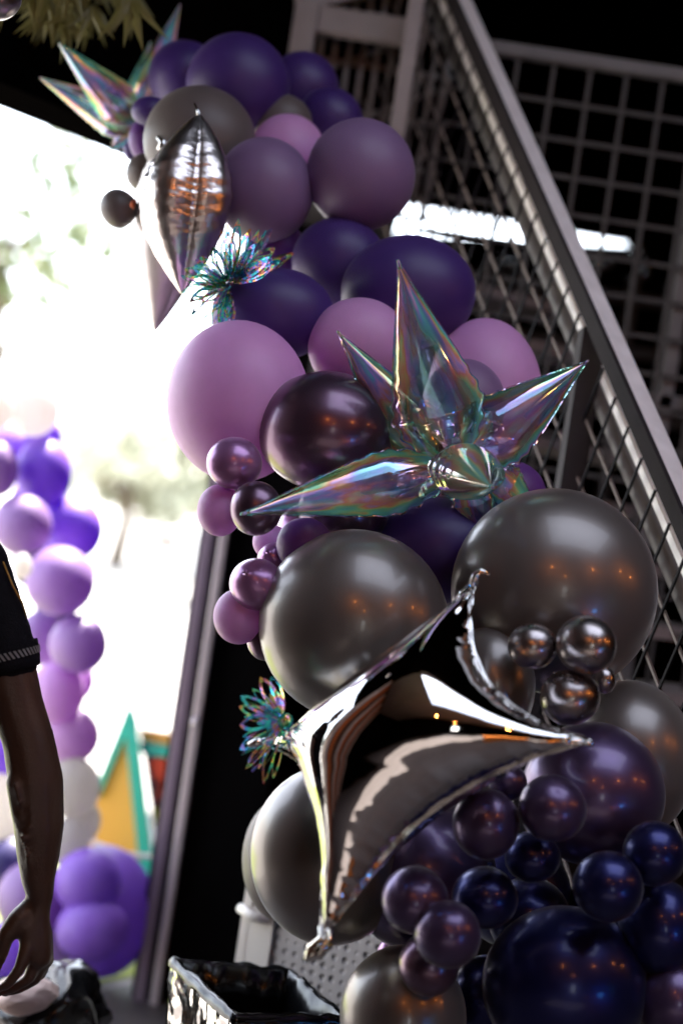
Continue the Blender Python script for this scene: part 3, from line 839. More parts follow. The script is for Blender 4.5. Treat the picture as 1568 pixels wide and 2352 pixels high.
its += [(505,528,-.03,14),(528,520,-.04,13),(575,535,-.03,11),(605,548,0,14),(632,570,0,15),(665,585,.02,14),(440,610,-.05,12),(432,655,-.05,10),(447,740,-.03,14),(470,752,-.02,16),(436,700,-.03,13)]
flower((528,655), 2.83, its, 'blurred holographic loop-petal flower below the silver leaf-shaped foil')
its = [(597,1555,.0,16),(622,1556,.05,14),(552,1597,-.02,14),(556,1612,.03,11),(549,1622,-.03,15),(575,1640,.02,8),(552,1668,-.03,22),(558,1690,.02,10),(551,1722,-.02,15),(556,1735,.02,9),(570,1752,-.03,9),(565,1765,.02,9),(582,1776,-.03,10),(600,1762,.02,10),(611,1802,-.01,12),(630,1790,.02,14),(580,1582,.03,10),(640,1600,0,12),(560,1645,.04,9),(596,1770,.05,8)]
flower((655,1655), 2.36, its, 'crisp holographic loop-petal flower sticking out left of the silver four-pointed foil')

# ------------------------------------------------------------------ staircase with mesh railing
stair = empty('staircase', P(1400, 1000, 3.0)*1)
stair.location = (P(1400,1000,3.0).x, P(1400,1000,3.0).y, 0)
tag(stair, 'grey steel staircase flight with flat handrail and diamond wire mesh at the right', 'staircase')
RA = P(1040, -60, 4.3); RB = P(1740, 1560, 2.5)
RA = P(1058, 0, 3.95); RB2 = P(1530, 1066, 2.92)
dR = (RB2-RA); rl = dR.length; rn = dR.normalized()
A0 = RA-rn*.9; B0 = RB2+rn*1.4
Zup = Vector((0, 0, 1))
sideN = rn.cross(Zup).normalized()            # across the flight
if sideN.x < 0: sideN = -sideN
pn = (Zup-rn*Zup.dot(rn)).normalized()        # square to the rail, in the railing's plane
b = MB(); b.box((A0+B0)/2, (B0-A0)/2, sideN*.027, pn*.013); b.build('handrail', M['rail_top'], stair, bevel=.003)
b = MB(); b.box((A0+B0)/2-sideN*.034, (B0-A0)/2, sideN*.006, pn*.018); b.build('side_shade_strip', M['rail_shade'], stair)  # dark strip paints shade over the rail's left face, beside its brightened top
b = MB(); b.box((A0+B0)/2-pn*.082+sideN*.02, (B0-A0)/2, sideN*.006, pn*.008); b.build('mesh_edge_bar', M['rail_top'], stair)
b = MB(); b.tube([A0-pn*.125+sideN*.03, B0-pn*.125+sideN*.03], .019, 12); b.build('round_rail', M['steel'], stair, smooth=True)
b = MB(); H = .95; sp = .088
nA = int(H/sp); BD_ = (pn-rn*.5).normalized()
for i in range(nA):
    o_ = -pn*(.07+sp*(i+1)); b.beam(A0+o_, B0+o_, .0055, .0055, sideN)
ln = (B0-A0).length
for i in range(int(ln/sp)+1):
    s = A0+rn*(i*sp); b.beam(s-pn*.05-sideN*.005, s-pn*.05-BD_*(.02+H)-sideN*.005, .005, .005, sideN)
wm = b.build('wire_mesh', M['wire_lit'], stair); wm.data.materials.append(M['wire'])
for i, p in enumerate(wm.data.polygons): p.material_index = 0 if i < nA*6 else 1  # light caught by the lengthwise wires is put into their paler colour
for t in (.745,):
    q = A0+rn*(.9+t*rl)-pn*.03
    if t > 1.2: continue
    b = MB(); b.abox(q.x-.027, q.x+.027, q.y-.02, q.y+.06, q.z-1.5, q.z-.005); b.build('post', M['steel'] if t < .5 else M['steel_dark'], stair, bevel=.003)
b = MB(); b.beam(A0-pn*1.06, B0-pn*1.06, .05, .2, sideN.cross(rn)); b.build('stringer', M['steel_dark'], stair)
hd = Vector((rn.x, rn.y, 0)).normalized()
n_st = 9
for i in range(n_st):
    t = .9+rl*1.05-i*.235/abs(rn.z)*.72
    q = A0+rn*t-pn*1.0+sideN*.55
    b = MB(); b.box(q, sideN*.5, hd*.13, Zup*.018); b.build('tread', M['tread'], stair)

# landing guard in front of the dark wall, right
gd = empty('guard_fence', (P(1340,600,4.9).x, P(1340,600,4.9).y, 0))
tag(gd, 'square-grid wire guard fence with a flat top rail, high at the right', 'fence')
D1 = 4.05
tl = P(1105, 92, D1); 
b = MB(); xr = tl.x+2.3; b.abox(tl.x-.10, xr, tl.y-.02, tl.y+.02, tl.z-.035, tl.z); b.build('top_rail', M['steel'], gd, bevel=.003)
b = MB()
gs = .104
for i in range(26): 
    x = tl.x-.75+i*gs+.03
    if tl.x-.10 < x < xr: b.abox(x-.0055, x+.0055, tl.y-.0055, tl.y+.0055, tl.z-2.0, tl.z-.036)
for j in range(1, 16):
    z = tl.z-.036-j*gs; b.abox(tl.x-.10, xr, tl.y+.007, tl.y+.018, z-.0055, z+.0055)
b.build('wire_grid', M['wire_grey'], gd)
for px in (1532, 1850):
    q = P(px, 930, D1); b = MB(); b.abox(q.x-.02, q.x+.02, q.y+.03, q.y+.07, 0, tl.z-.04); b.build('post', M['steel'], gd, bevel=.003)
q = P(1500, 915, D1); b = MB(); b.abox(tl.x-.10, xr, q.y+.03, q.y+.06, q.z-.02, q.z+.02); b.build('lower_rail', M['steel'], gd, bevel=.003)

# upper cage of the landing
cg = empty('landing_cage', (P(800,150,4.9).x, P(800,150,4.9).y, 0))
tag(cg, 'blurred grey steel cage of upright bars above the garland, left of the stair rail', 'fence')
D2 = 4.2
ZS = P(800, 430, D2).z; pl = P(700, 60, D2); pr = P(948, 60, D2-.25)
b = MB(); b.abox(pl.x-.035, pl.x+.035, pl.y-.03, pl.y+.03, ZS, P(700, 5, D2).z); b.build('post', M['cage'], cg, bevel=.004)
b = MB(); b.abox(pr.x-.022, pr.x+.022, pr.y-.02, pr.y+.02, ZS, 4.28); b.build('post', M['cage'], cg, bevel=.004)
zb = P(810, 58, D2).z
b = MB(); b.abox(pl.x+.035, pr.x+.0, pl.y-.02, pl.y+.02, zb-.04, zb+.04); b.build('cross_beam', M['cage'], cg, bevel=.004)
b = MB(); ztop = P(700,5,D2).z; b.beam((pl.x-.03, pl.y, ztop-.01), (pl.x+.45, pl.y+.1, ztop+.22), .05, .05); b.build('sloping_rail', M['cage'], cg)
b = MB()
for i in range(10):
    x = pl.x+.05+i*.043; b.abox(x-.007, x+.007, pl.y+.10, pl.y+.114, ZS, 4.28)
for j in range(7):
    z = zb+.36-j*.145; b.abox(pl.x, pl.x+.46, pl.y+.115, pl.y+.127, z-.006, z+.006)
b.build('bar_grid', M['cage_wire'], cg)
b = MB()
for j in range(5):
    z = zb+.55-j*.2; b.beam((pl.x-.0, pl.y+.16, z-.28), (pl.x+.45, pl.y+.16, z-.04), .012, .012)
b.build('diagonal_brace', M['cage_wire'], cg)
b = MB(); b.abox(pl.x-.04, pr.x+.03, pl.y-.3, pl.y+.5, ZS-.08, ZS); b.build('platform', M['steel_dark'], cg)

# dark ledge rails and small tap-like fittings under the slot window
rk = empty('pipe_rack', (P(1400,620,7.6).x, P(1400,620,7.6).y, 0))
tag(rk, 'out-of-focus rack of pipes with shiny round fittings under the bright slot', 'rack')
b = MB()
q0 = P(1130, 640, 7.6); q1 = P(1560, 700, 7.6)
for dz in (0, -.28, -.62): b.beam(q0+Vector((-.6,0,dz)), Vector((q1.x+.4, q1.y, q0.z+dz)), .05, .05)
for x in (q0.x+.1, q0.x+.75, q1.x-.05): b.beam((x, q0.y, 0), (x, q0.y, q0.z+.12), .05, .05, Vector((0,1,0)))
b.build('pipe_frame', M['wire_grey'], rk)
for (x, y) in ((1158,600),(1182,608),(1372,606),(1390,600),(1470,600),(1476,622),(1360,598),(1462,572)):
    c_ = P(x, y, 7.55); me = bpy.data.meshes.new('mesh'); bm = bmesh.new(); bmesh.ops.create_uvsphere(bm, u_segments=14, v_segments=10, radius=.045); bmesh.ops.translate(bm, vec=c_, verts=bm.verts); bm.to_mesh(me); bm.free()
    link('fitting', me, M['foil'], rk)
    
# ------------------------------------------------------------------ hanging foliage, top left
pl_ = empty('hanging_plant', P(170, 20, 3.3))
tag(pl_, 'olive bamboo-like foliage hanging from the dark ceiling at the top left', 'plant')
b = MB()
for c_ in range(34):
    cx, cy = random.uniform(10, 330), random.uniform(-130, 40)-abs(random.gauss(0, 10))
    if cx < 120: cy += 15
    dd = random.uniform(3.1, 3.7); cp_ = P(cx, cy, dd)
    for l in range(random.randint(5, 8)):
        an = random.uniform(-1.0, 1.0); ln = random.uniform(.07, .13)
        dr = (Vector((0,0,-1))*math.cos(an)+Vector((1,0,0))*math.sin(an)+Vector((0,random.uniform(-.5,.5),0))).normalized()
        s = dr.cross(Vector((random.uniform(-.4,.4), -1, random.uniform(-.3,.3)))).normalized()*random.uniform(.008, .013)
        fold = s.cross(dr)*.25
        b.add([cp_, cp_+dr*ln*.35+s, cp_+dr*ln, cp_+dr*ln*.35-s, cp_+dr*ln*.4+fold], [(0,1,4),(1,2,4),(2,3,4),(3,0,4)])
b.build('foliage', M['leaf'], pl_)
b = MB()
for c_ in range(7):
    x = 20+c_*48; b.tube([P(x,-420,3.4), P(x+10,-200,3.4), P(x+random.uniform(-20,30),-20,3.4)], [.008,.006,.003], 6)
b.build('stem', M['bark'], pl_, smooth=True)

# ------------------------------------------------------------------ outdoors
def blob_tree(x, y, h, rad, label, seed, n=900, squash=1.0, name='tree', fm='tree'):
    rnd = random.Random(seed)
    e = tag(empty(name, (x, y, 0)), label, 'tree')
    b = MB(); pts = [Vector((x, y, 0)), Vector((x+.1, y, h*.3)), Vector((x-.05, y+.1, h*.62)), Vector((x, y, h*.85))]
    b.tube(pts, [rad*.09, rad*.07, rad*.05, rad*.02], 9)
    for i in range(6):
        an = rnd.uniform(0, 6.28); b.tube([Vector((x, y, h*.45+i*.05*h)), Vector((x+math.cos(an)*rad*.6, y+math.sin(an)*rad*.6, h*.62+i*.05*h))], [rad*.035, rad*.012], 6)
    b.build('trunk', M['bark'], e, smooth=True)
    b = MB(); cl = []
    for i in range(26):
        v = Vector((rnd.gauss(0,1), rnd.gauss(0,1), rnd.gauss(0,.8))).normalized()*rnd.uniform(.35, 1)*rad
        cl.append((Vector((x, y, h-rad*squash*.9))+Vector((v.x, v.y, v.z*squash)), rad*rnd.uniform(.18, .36)))
    for i in range(n):
        c_, r_ = cl[i % len(cl)]
        v = Vector((rnd.gauss(0,1), rnd.gauss(0,1), rnd.gauss(0,1))).normalized()*r_*rnd.uniform(.5, 1.1)
        q = c_+v; s = rad*.075; a1 = Vector((rnd.uniform(-1,1), rnd.uniform(-1,1), rnd.uniform(-1,1))).normalized(); a2 = a1.orthogonal().normalized()
        b.add([q-a1*s*1.4, q+a2*s*.6, q+a1*s*1.4, q-a2*s*.6], [(0,1,2,3)])
    b.build('crown', M[fm], e)
q = P(45, 430, 13); blob_tree(q.x, 13, q.z+.9, 1.25, 'sun-bleached tree seen through the bright opening, upper left', 3, 420)
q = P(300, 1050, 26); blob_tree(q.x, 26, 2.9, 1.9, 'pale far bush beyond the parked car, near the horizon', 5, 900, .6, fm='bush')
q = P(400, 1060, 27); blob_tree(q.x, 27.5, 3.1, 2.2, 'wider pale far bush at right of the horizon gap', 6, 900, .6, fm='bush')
# parked car
car = empty('parked_car', (P(390,1300,20).x, 20.5, 0))
tag(car, 'white parked car bleached by the sun outside, with a red tail lamp', 'car')
cx, cy = P(735, 1250, 20).x, 20.5
prof = [(-2.2,.35),(-2.25,.75),(-2.15,1.0),(-1.5,1.08),(-.9,1.5),(.7,1.52),(1.35,1.05),(2.1,.95),(2.25,.7),(2.2,.35)]
def extr(pf, y0, y1, inset=0):
    vs = [(cx+px, y0, pz) for px, pz in pf]+[(cx+px, y1, pz) for px, pz in pf]; n = len(pf)
    fs = [tuple(range(n)), tuple(range(n, 2*n))[::-1]]+[(i, i+n, (i+1) % n+n, (i+1) % n) for i in range(n)]
    return vs, fs
b = MB(); b.add(*extr(prof, cy-.85, cy+.85)); b.build('body', M['white'], car, bevel=.05)
b = MB(); b.add(*extr([(-1.3,1.1),(-.82,1.44),(.6,1.46),(1.1,1.1)], cy-.862, cy+.862)); b.build('window', M['glass'], car)
for wx in (-1.35, 1.35):
    for wy in (-.8, .8):
        b = MB(); b.tube([(cx+wx, cy+wy-.1, .32), (cx+wx, cy+wy+.1, .32)], .32, 20); wh = b.build('wheel', M['dark'], car, smooth=True)
        b = MB(); b.tube([(cx+wx, cy+wy-.11, .32), (cx+wx, cy+wy+.11, .32)], .18, 16); rim = b.build('rim', M['alu_dim'], None); rim.parent = wh; rim.matrix_parent_inverse = wh.matrix_world.inverted()
tq = P(318, 1197, 19.6)
b = MB(); b.abox(cx-2.27, cx-1.95, cy-.87, cy-.6, .78, .92); b.build('tail_lamp', M['red'], car)

# painted carnival booth
booth = empty('painted_booth', (P(300,1900,5.6).x, 5.6, 0))
tag(booth, 'carnival booth with a teal-edged orange gable and red and yellow painted lettering board', 'booth')
BD = 5.6
def prism(pts, y0, y1, name, mat):
    P3 = [P(x, y, BD) for x, y in pts]; n = len(P3)
    b = MB(); b.add([Vector((p.x, y0, p.z)) for p in P3]+[Vector((p.x, y1, p.z)) for p in P3], [tuple(range(n)), tuple(range(n, 2*n))[::-1]]+[(i, i+n, (i+1) % n+n, (i+1) % n) for i in range(n)])
    return b.build(name, mat, booth)
prism([(296,1670),(330,2060),(150,2060),(160,1990),(228,1815)], BD, BD+.06, 'orange_panel', M['orange'])
prism([(286,1645),(304,1612),(296,1672),(228,1830),(228,1790)], BD-.03, BD, 'gable_trim', M['teal'])
prism([(288,1640),(304,1612),(318,1650),(368,2080),(335,2080)], BD-.06, BD-.034, 'corner_post', M['teal'])
prism([(320,1675),(412,1690),(412,1716),(324,1702)], BD, BD+.05, 'orange_band', M['orange'])
prism([(322,1704),(430,1718),(430,1745),(328,1730)], BD-.02, BD+.04, 'teal_rail', M['teal'])
prism([(330,1732),(440,1746),(440,2050),(372,2040)], BD+.01, BD+.05, 'dark_board', M['board'])
for (pp) in ([(342,1745),(372,1738),(394,1750),(396,1775),(384,1790),(396,1830),(376,1835),(366,1800),(348,1775)], [(362,1790),(388,1800),(382,1850),(366,1845)]):
    prism(pp, BD-.012, BD+.009, 'red_letter', M['red'])
prism([(352,1862),(372,1856),(380,1880),(374,1905),(358,1900)], BD-.012, BD+.009, 'yellow_letter', M['yellow'])
prism([(405,1600),(470,1590),(470,1760),(400,1690)], BD+.06, BD+.12, 'teal_side_panel', M['teal'])
b = MB(); b.tube([P(200,1925,4.7), P(240,1945,4.7), P(290,1962,4.7), P(345,1968,4.7), P(405,1966,4.55)], .0085, 8)
tag(b.build('rope', M['rope'], None, smooth=True), 'thick white rope stretched from the balloon column to the metal post', 'rope')

# ------------------------------------------------------------------ black bag and its painted highlight patch, bottom left
def crumpled(name, cx, cy, d, rx, ry, rzm, mat, label, cat, seed, amp=.35, z_floor=None):
    me = bpy.data.meshes.new('mesh'); bm = bmesh.new(); bmesh.ops.create_icosphere(bm, subdivisions=5, radius=1)
    for v in bm.verts:
        n1 = noise.ridged_multi_fractal(v.co*1.1+Vector((seed,0,0)), 1, 2.0, 2.2, 1, 2)
        v.co *= 1+amp*(n1-.9)*.5
    c_ = P(cx, cy, d); k = KP*d
    for v in bm.verts: v.co = c_+cr*(v.co.x*rx*k)+cu*(v.co.y*ry*k)+Vector((0, v.co.z*rzm, 0))
    bm.to_mesh(me); bm.free()
    return tag(link(name, me, mat), label, cat)
M['bagblack'] = pmat('black_plastic_film', (.004, .004, .005), .2, 0, .2, 10, .25, 9)
crumpled('bin_bag', 110, 2330, 3.3, 135, 110, .18, M['bagblack'], 'crumpled black plastic bag below the hand in the bottom left corner', 'bag', 3.0, .5)
crumpled('bag_highlight', 60, 2285, 3.12, 74, 42, .06, M['bag_shine'], 'pale pinkish highlight painted as a patch on the black plastic bag under the hand', 'highlight', 8.0, .25)  # the bag's pale highlight, put into a coloured shape of its own

# foil-lined bin
bn = empty('lined_bin', P(600, 2270, 2.8)); bn.location.z = 0
tag(bn, 'square bin lined with black plastic, its outside wrapped in crumpled silver film', 'bin')
c1, c2, c3, c4 = P(395,2206,2.95), P(668,2226,3.0), P(800,2322,2.76), P(541,2313,2.68)
zr = .63
cs = [Vector((c.x, c.y, zr)) for c in (c1, c2, c3, c4)]
b = MB(); vs = []; fs = []; m = 18; nn = 20
ring = []
for s in range(4):
    for i in range(nn): ring.append(cs[s].lerp(cs[(s+1) % 4], i/nn))
cen = sum(cs, Vector())/4; nr = len(ring)
for j in range(m+1):
    t = j/m
    for i, p in enumerate(ring):
        q = cen+(p-cen)*(1-.18*t)
        o_ = .012*noise.noise(Vector((i*.35, j*.5, 3)))+.007*noise.noise(Vector((i*.9, j*1.1, 7)))
        q = q+(p-cen).normalized()*o_*(1 if j else .5); q.z = zr-.01-t*(zr-.012)+.004*noise.noise(Vector((i*.6, 0, 1)))
        vs.append(q)
for j in range(m):
    for i in range(nr): fs.append((j*nr+i, j*nr+(i+1) % nr, (j+1)*nr+(i+1) % nr, (j+1)*nr+i))
b.add(vs, fs); b.build('silver_wrap', M['crumple'], bn, smooth=True)
b = MB(); vs = []; fs = []
lay = [(-.008, -.014), (-.008, -.003), (.004, .006), (.016, .0), (.022, -.06), (.03, -.3), (.05, -.5)]
for j, (ins, dz) in enumerate(lay):
    for i, p in enumerate(ring):
        dirn = (p-cen).normalized(); q = p-dirn*ins
        q = q+dirn*.006*noise.noise(Vector((i*.5, j*.7, 5))); q.z = zr+dz+.007*noise.noise(Vector((i*.45, j*.8, 9)))
        vs.append(q)
for j in range(len(lay)-1):
    for i in range(nr): fs.append((j*nr+i, j*nr+(i+1) % nr, (j+1)*nr+(i+1) % nr, (j+1)*nr+i))
fs.append(tuple((len(lay)-1)*nr+i for i in range(nr)))
b.add(vs, fs); b.build('black_liner', M['bagblack'], bn, smooth=True)

# cream cabinet with handle slot and dimpled panel
cab = empty('cream_cabinet', P(600, 2100, 3.3)); cab.location.z = 0
tag(cab, 'cream plastic cabinet with a slotted handle and a dimpled grey side, behind the bin', 'cabinet')
x0 = P(533, 2190, 3.3).x; x1 = P(622, 2190, 3.3).x; zt = P(560, 1985, 3.3).z; yc = 3.3
hx0 = P(568,2100,3.3).x; hx1 = P(592,2100,3.3).x; hz1 = P(570,2028,3.3).z; hz0 = P(570,2085,3.3).z
b = MB(); b.abox(x0, hx0, yc, yc+.25, 0, zt); b.abox(hx1, x1, yc, yc+.25, 0, zt); b.abox(hx0, hx1, yc+.001, yc+.25, 0, hz0); b.abox(hx0, hx1, yc+.001, yc+.25, hz1, zt)
b.build('corner_body', M['plastic'], cab)
b = MB(); b.abox(hx0, hx1, yc+.06, yc+.2, hz0, hz1); b.build('handle_recess', M['dark'], cab)
b = MB(); q_ = P(556, 2105, 3.26); b.tube([(x0-.004, yc-.004, q_.z+.0), ((x0+x1)/2, yc-.02, q_.z-.006), (x1-.01, yc-.004, q_.z-.004)], .012, 10); b.build('trim_ridge', M['plastic'], cab, smooth=True)
m, t, bb = newmat('dimpled_grey_panel')
bb.inputs['Base Color'].default_value = (.46, .42, .41, 1); bb.inputs['Roughness'].default_value = .5
vo = t.nodes.new('ShaderNodeTexVoronoi'); vo.inputs['Scale'].default_value = 38; vo.inputs['Randomness'].default_value = .15
tc = t.nodes.new('ShaderNodeTexCoord'); t.links.new(tc.outputs['Object'], vo.inputs['Vector'])
rp = t.nodes.new('ShaderNodeMapRange'); rp.inputs['From Min'].default_value = .2; rp.inputs['From Max'].default_value = .42
t.links.new(vo.outputs['Distance'], rp.inputs['Value'])
cmx = t.nodes.new('ShaderNodeMix'); cmx.data_type = 'RGBA'; cmx.inputs['A'].default_value = (.16, .14, .14, 1); cmx.inputs['B'].default_value = (.50, .46, .45, 1)
t.links.new(rp.outputs[0], cmx.inputs['Factor']); t.links.new(cmx.outputs['Result'], bb.inputs['Base Color'])
bpn = t.nodes.new('ShaderNodeBump'); bpn.inputs['Strength'].default_value = 1; bpn.inputs['Distance'].default_value = .012
t.links.new(rp.outputs[0], bpn.inputs['Height']); t.links.new(bpn.outputs[0], bb.inputs['Normal'])
b = MB(); b.abox(x1+.006, x1+.42, yc+.01, yc+.24, 0, zt-.03); b.build('dimpled_panel', m, cab)
b = MB(); b.abox(x1+.0005, x1+.0055, yc+.02, yc+.2, 0, zt-.02); b.build('seam_strip', M['dark'], cab)

cab.rotation_euler.z = R(-32)
# ------------------------------------------------------------------ pendant lamps behind the viewer, seen mirrored in the balloons
for (x, y, z, lb) in ((-.1,-.9,2.95,'nearest the viewer'), (2.2,-.3,3.0,'to the right'), (3.6,1.0,3.0,'further right'), (5.0,1.6,3.0,'furthest right'), (.9,-3.2,3.1,'by the rear door')):
    e = tag(empty('pendant_lamp', (x, y, z)), 'warm orange pendant lamp mirrored in the grey balloons, '+lb, 'lamp', 'pendant lamps')
    me = bpy.data.meshes.new('mesh'); bm = bmesh.new(); bmesh.ops.create_uvsphere(bm, u_segments=16, v_segments=12, radius=.035); bmesh.ops.translate(bm, vec=(x, y, z), verts=bm.verts); bm.to_mesh(me); bm.free()
    link('bulb', me, M['bulb'], e)
    b = MB(); b.tube([(x,y,z+.05),(x,y,z+.12)], [.03,.03], 12); b.tube([(x,y,z+.12),(x,y,CEIL-.001)], .004, 6); b.build('cord', M['dark'], e, smooth=True)
b = MB(); b.abox(5.2, 5.25, -2.4, -.6, .6, 2.2)
tag(b.build('teal_board', M['teal'], None), 'teal painted board mirrored in the balloons', 'board')

M['warmwood'] = pmat('orange_stained_wood', (.55, .16, .03), .5, 0, .3, 3)
M['bluescreen'] = emis('blue_screen_glow', (.06, .30, .9), 3)
bar = tag(empty('added_counter', (2.2, .4, 0)), 'orange stained counter added unseen to mirror warm streaks into the silver foil', 'counter')
b = MB(); b.abox(1.3, 4.2, -.2, .4, .73, .79); b.build('counter_top', M['warmwood'], bar)  # counter added out of view for its warm reflections in the foil
b = MB(); b.abox(1.4, 4.1, -.1, .3, .01, .725); b.build('counter_front', M['warmwood'], bar)
scn = tag(empty('small_screen', (2.2, .12, .79)), 'small blue lit screen standing on the added orange counter', 'screen')
b = MB(); b.abox(2.08, 2.34, .12, .16, .83, 1.0); b.build('display', M['bluescreen'], scn)
b = MB(); b.abox(2.06, 2.36, .075, .118, .81, 1.02); b.abox(2.15, 2.27, .03, .2, .792, .808); b.build('casing', M['dark'], scn)

# ------------------------------------------------------------------ person standing at the left edge
person = empty('person', (0, 0, 0))
tag(person, 'person in a black short-sleeved shirt with striped cuff, arm hanging down, hand half closed', 'person')
PD = 2.5
def capsules(chains, voxel, smooth_it=6, fine=0):
    """grow one continuous surface over tapering limbs"""
    bm = bmesh.new()
    def sph(c, r, sub=2):
        g = bmesh.ops.create_icosphere(bm, subdivisions=sub, radius=r)
        bmesh.ops.translate(bm, vec=c, verts=g['verts'])
    for ci, (pts, rad) in enumerate(chains):
        dn = .24 if ci < fine else .45
        for i in range(len(pts)-1):
            a, b_ = Vector(pts[i]), Vector(pts[i+1]); L_ = (b_-a).length
            n = max(2, int(L_/(min(rad[i], rad[i+1])*dn)))
            for s in range(n+1):
                t = s/n; sph(a.lerp(b_, t), rad[i]*(1-t)+rad[i+1]*t)
    me = bpy.data.meshes.new('mesh'); bm.to_mesh(me); bm.free()
    ob = bpy.data.objects.new('tmp', me); col.objects.link(ob)
    md = ob.modifiers.new('r', 'REMESH'); md.mode = 'VOXEL'; md.voxel_size = voxel; md.use_smooth_shade = True
    sm = ob.modifiers.new('s', 'SMOOTH'); sm.iterations = smooth_it; sm.factor = .5
    dg = bpy.context.evaluated_depsgraph_get(); ev = ob.evaluated_get(dg)
    out = bpy.data.meshes.new_from_object(ev, depsgraph=dg)
    bpy.data.objects.remove(ob)
    return out
k = KP*PD
def A(x, y, dd=0): return P(x, y, PD+dd)
arm_p = [A(-62,1300), A(-20,1420), A(16,1530), A(40,1620), A(66,1700), A(82,1790), A(90,1890), A(89,1960), A(88,2015), A(94,2062)]
arm_r = [78*k, 74*k, 68*k, 62*k, 61*k, 65*k, 60*k, 51*k, 40*k, 30*k]
sh = arm_p[0]; base = Vector((sh.x-.24, sh.y+.03, 0))       # body centre
pelvis = base+Vector((0,0,.93)); chest = base+Vector((0,0,1.28)); neck = base+Vector((0,0,1.5)); headc = base+Vector((0,-.02,1.66))
other = [base+Vector((-.24+(-.0),0,1.43)), base+Vector((-.30,0.02,1.13)), base+Vector((-.31,-.05,.88))]
chains = [(arm_p, arm_r),
  ([A(94,2062), A(86,2110), A(88,2150), A(92,2195)], [27*k, 30*k, 32*k, 30*k]),
  ([A(80,2075), A(100,2150,.012), A(104,2205,.02)], [24*k, 24*k, 22*k]),
  ([A(78,2085), A(66,2130,-.01), A(70,2180,-.01)], [22*k, 26*k, 24*k]),
  # thumb
  ([A(74,2080), A(44,2112,-.012), A(16,2146,-.02), A(4,2192,-.02), A(-12,2235,-.015)], [24*k, 27*k, 21*k, 16*k, 12*k]),
  # four fingers, bent towards the thumb
  ([A(62,2180,-.02), A(46,2226,-.03), A(18,2262,-.03), A(-16,2276,-.025)], [19*k, 15*k, 12.5*k, 9*k]),
  ([A(82,2202,-.0), A(68,2248,-.006), A(28,2272,-.004), A(-12,2284,-.002)], [17*k, 14*k, 12*k, 9*k]),
  ([A(98,2208,.014), A(84,2250,.018), A(46,2272,.022), A(8,2284,.024)], [16*k, 13*k, 11.5*k, 9*k]),
  ([A(106,2206,.03), A(98,2240,.040), A(66,2260,.046), A(36,2270,.05)], [14*k, 11*k, 10*k, 8*k]),
  # veins
  ([A(34,1800,-.052), A(46,1850,-.056), A(40,1900,-.05), A(58,1960,-.046), A(70,2010,-.03), A(78,2060,-.022)], [3.2*k]*6),
  ([A(70,1790,-.061), A(60,1830,-.060), A(66,1880,-.056), A(60,1930,-.048)], [3*k]*4),
  ([A(104,1720), A(114,1790), A(115,1860), A(108,1950)], [14*k, 33*k, 33*k, 12*k]),
  ([A(52,1730,-.01), A(50,1800,-.022), A(58,1870,-.02), A(72,1960,-.01)], [16*k, 36*k, 32*k, 16*k]),
  # torso, neck, head, other arm, legs
  ([pelvis, base+Vector((0,0,1.08)), chest, base+Vector((0,0,1.40))], [.14, .135, .15, .12]),
  ([base+Vector((-.17,0,1.42)), base+Vector((0,0,1.44)), sh], [.07, .09, 76*k]),
  ([neck-Vector((0,0,.06)), neck+Vector((0,0,.05))], [.06, .055]),
  ([headc-Vector((0,.0,.05)), headc+Vector((0,.01,.03))], [.075, .088]),
  ([headc+Vector((0,-.09,-.02)), headc+Vector((0,-.10,-.03))], [.014, .014]),
  ([headc+Vector((-.085,0,-.01)), headc+Vector((-.088,0.005,-.03))], [.013, .012]),
  ([headc+Vector((.085,0,-.01)), headc+Vector((.088,0.005,-.03))], [.013, .012]),
  (other, [.058, .044, .03]), ([other[2], other[2]+Vector((.0,-.02,-.09))], [.032, .026]),
]
for i, dx in enumerate((-.03, -.01, .01, .028)):
    q = other[2]+Vector((0, dx, -.10)); chains.append(([q, q+Vector((.006,-.01,-.045)), q+Vector((.015,-.01,-.08))], [.0095, .0085, .007]))
chains.append(([other[2]+Vector((.01,-.03,-.03)), other[2]+Vector((.02,-.055,-.07)), other[2]+Vector((.025,-.06,-.10))], [.013,.010,.008]))
for s in (-1, 1):
    chains.append(([base+Vector((s*.09,0,.9)), base+Vector((s*.10,-.01,.5)), base+Vector((s*.10,.01,.1)), base+Vector((s*.10,-.10,.05))], [.085, .058, .042, .038]))
body = link('body', capsules(chains, .0046, 9, fine=13), M['skin'], person)
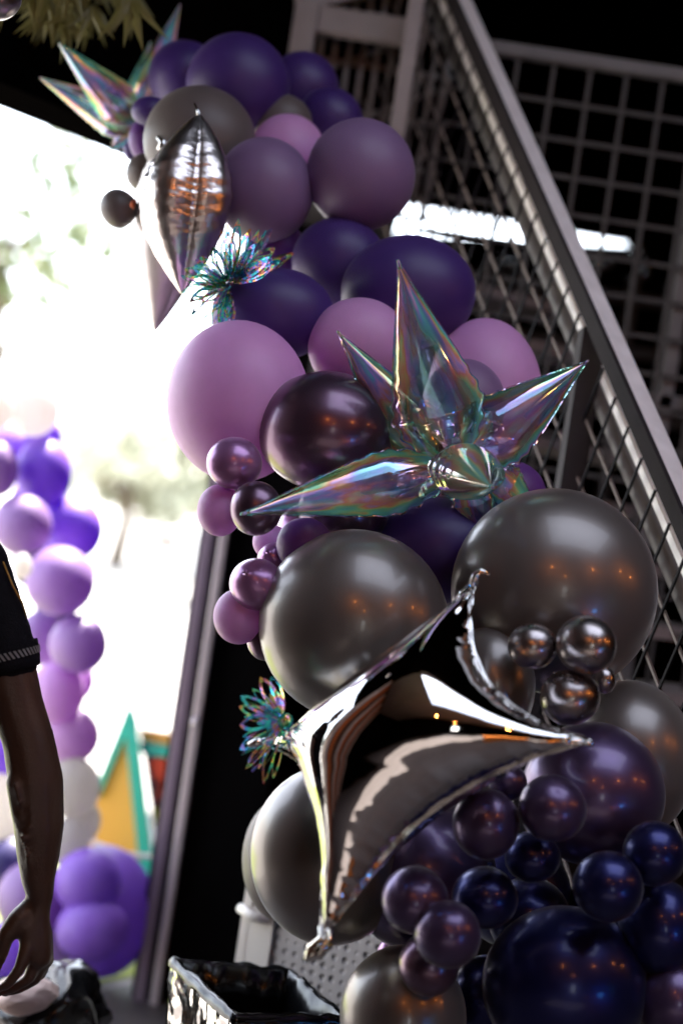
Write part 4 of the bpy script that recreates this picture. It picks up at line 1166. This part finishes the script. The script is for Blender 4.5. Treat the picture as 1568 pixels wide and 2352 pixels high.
# clothing
def grow(x, a=7): return x+a*k
shirt = [([arm_p[0], arm_p[1], A(10,1500), A(17,1528)], [86*k, 83*k, 78*k, 72*k]),
  ([pelvis, base+Vector((0,0,1.08)), chest, base+Vector((0,0,1.40))], [.158, .152, .165, .132]),
  ([base+Vector((-.18,0,1.42)), base+Vector((0,0,1.44)), sh], [.085, .102, 86*k]),
  ([other[0], other[0].lerp(other[1], .6)], [.073, .066])]
link('shirt', capsules(shirt, .008, 5), M['shirt'], person)
tro = [([pelvis-Vector((0,0,.02)), pelvis-Vector((0,0,.06))], [.155, .15])]
for s in (-1, 1): tro.append(([base+Vector((s*.09,0,.9)), base+Vector((s*.10,-.01,.5)), base+Vector((s*.10,.01,.10))], [.105, .078, .066]))
link('trousers', capsules(tro, .014, 4), M['trouser'], person)
for s in (-1, 1): link('shoe', capsules([([base+Vector((s*.10,.03,.05)), base+Vector((s*.105,-.15,.045))], [.052, .045])], .012, 3), M['dark'], person)
link('hair', capsules([([headc+Vector((0,.025,.03)), headc+Vector((0,.03,.0))], [.092, .088])], .01, 3), M['hair'], person)
for s in (-1, 1):
    me = bpy.data.meshes.new('mesh'); bm = bmesh.new(); bmesh.ops.create_uvsphere(bm, u_segments=12, v_segments=8, radius=.012); bmesh.ops.translate(bm, vec=headc+Vector((s*.03,-.078,.005)), verts=bm.verts); bm.to_mesh(me); bm.free()
    link('eye', me, M['white'], person)
# ribbed cuff and printed stripes around the sleeve
axd = (A(22,1545)-A(6,1470)).normalized(); s1 = axd.cross(Vector((0,1,0))).normalized(); s2 = s1.cross(axd)
cc = A(13,1506)
b = MB()
N_ = 46
def rp_(a, h_, r_): return cc+axd*h_+s1*(math.cos(a)*r_)+s2*(math.sin(a)*r_)
for i in range(N_):
    a = 2*math.pi*i/N_; da = 2*math.pi/N_*.5; sk = .10
    r0, r1 = 79.3*k, 78*k
    b.add([rp_(a, -.007, r0), rp_(a+da, -.007, r0), rp_(a+da+sk, .006, r1), rp_(a+sk, .006, r1), rp_(a, -.007, r0+.0012), rp_(a+da, -.007, r0+.0012), rp_(a+da+sk, .006, r1+.0012), rp_(a+sk, .006, r1+.0012)],
          [(4,5,6,7),(0,3,2,1),(0,1,5,4),(1,2,6,5),(2,3,7,6),(3,0,4,7)])
b.build('cuff_stripes', M['cuff'], person)
b = MB()
vs = []; 
for h_, r_ in ((-.018,78.5*k),(-.014,79*k),(.013,76.5*k),(.026,73.5*k),(.028,69*k)):
    vs += [rp_(2*math.pi*i/48, h_, r_) for i in range(48)]
b.add(vs, [(j*48+i, j*48+(i+1) % 48, (j+1)*48+(i+1) % 48, (j+1)*48+i) for j in range(4) for i in range(48)])
b.build('cuff', M['shirt'], person, smooth=True)
b = MB(); b.tube([A(8,1290,-.02), A(30,1345,-.03), A(52,1385,-.02), A(62,1420,.0)], .0018, 6); b.build('stitching', M['gold'], person, smooth=True)
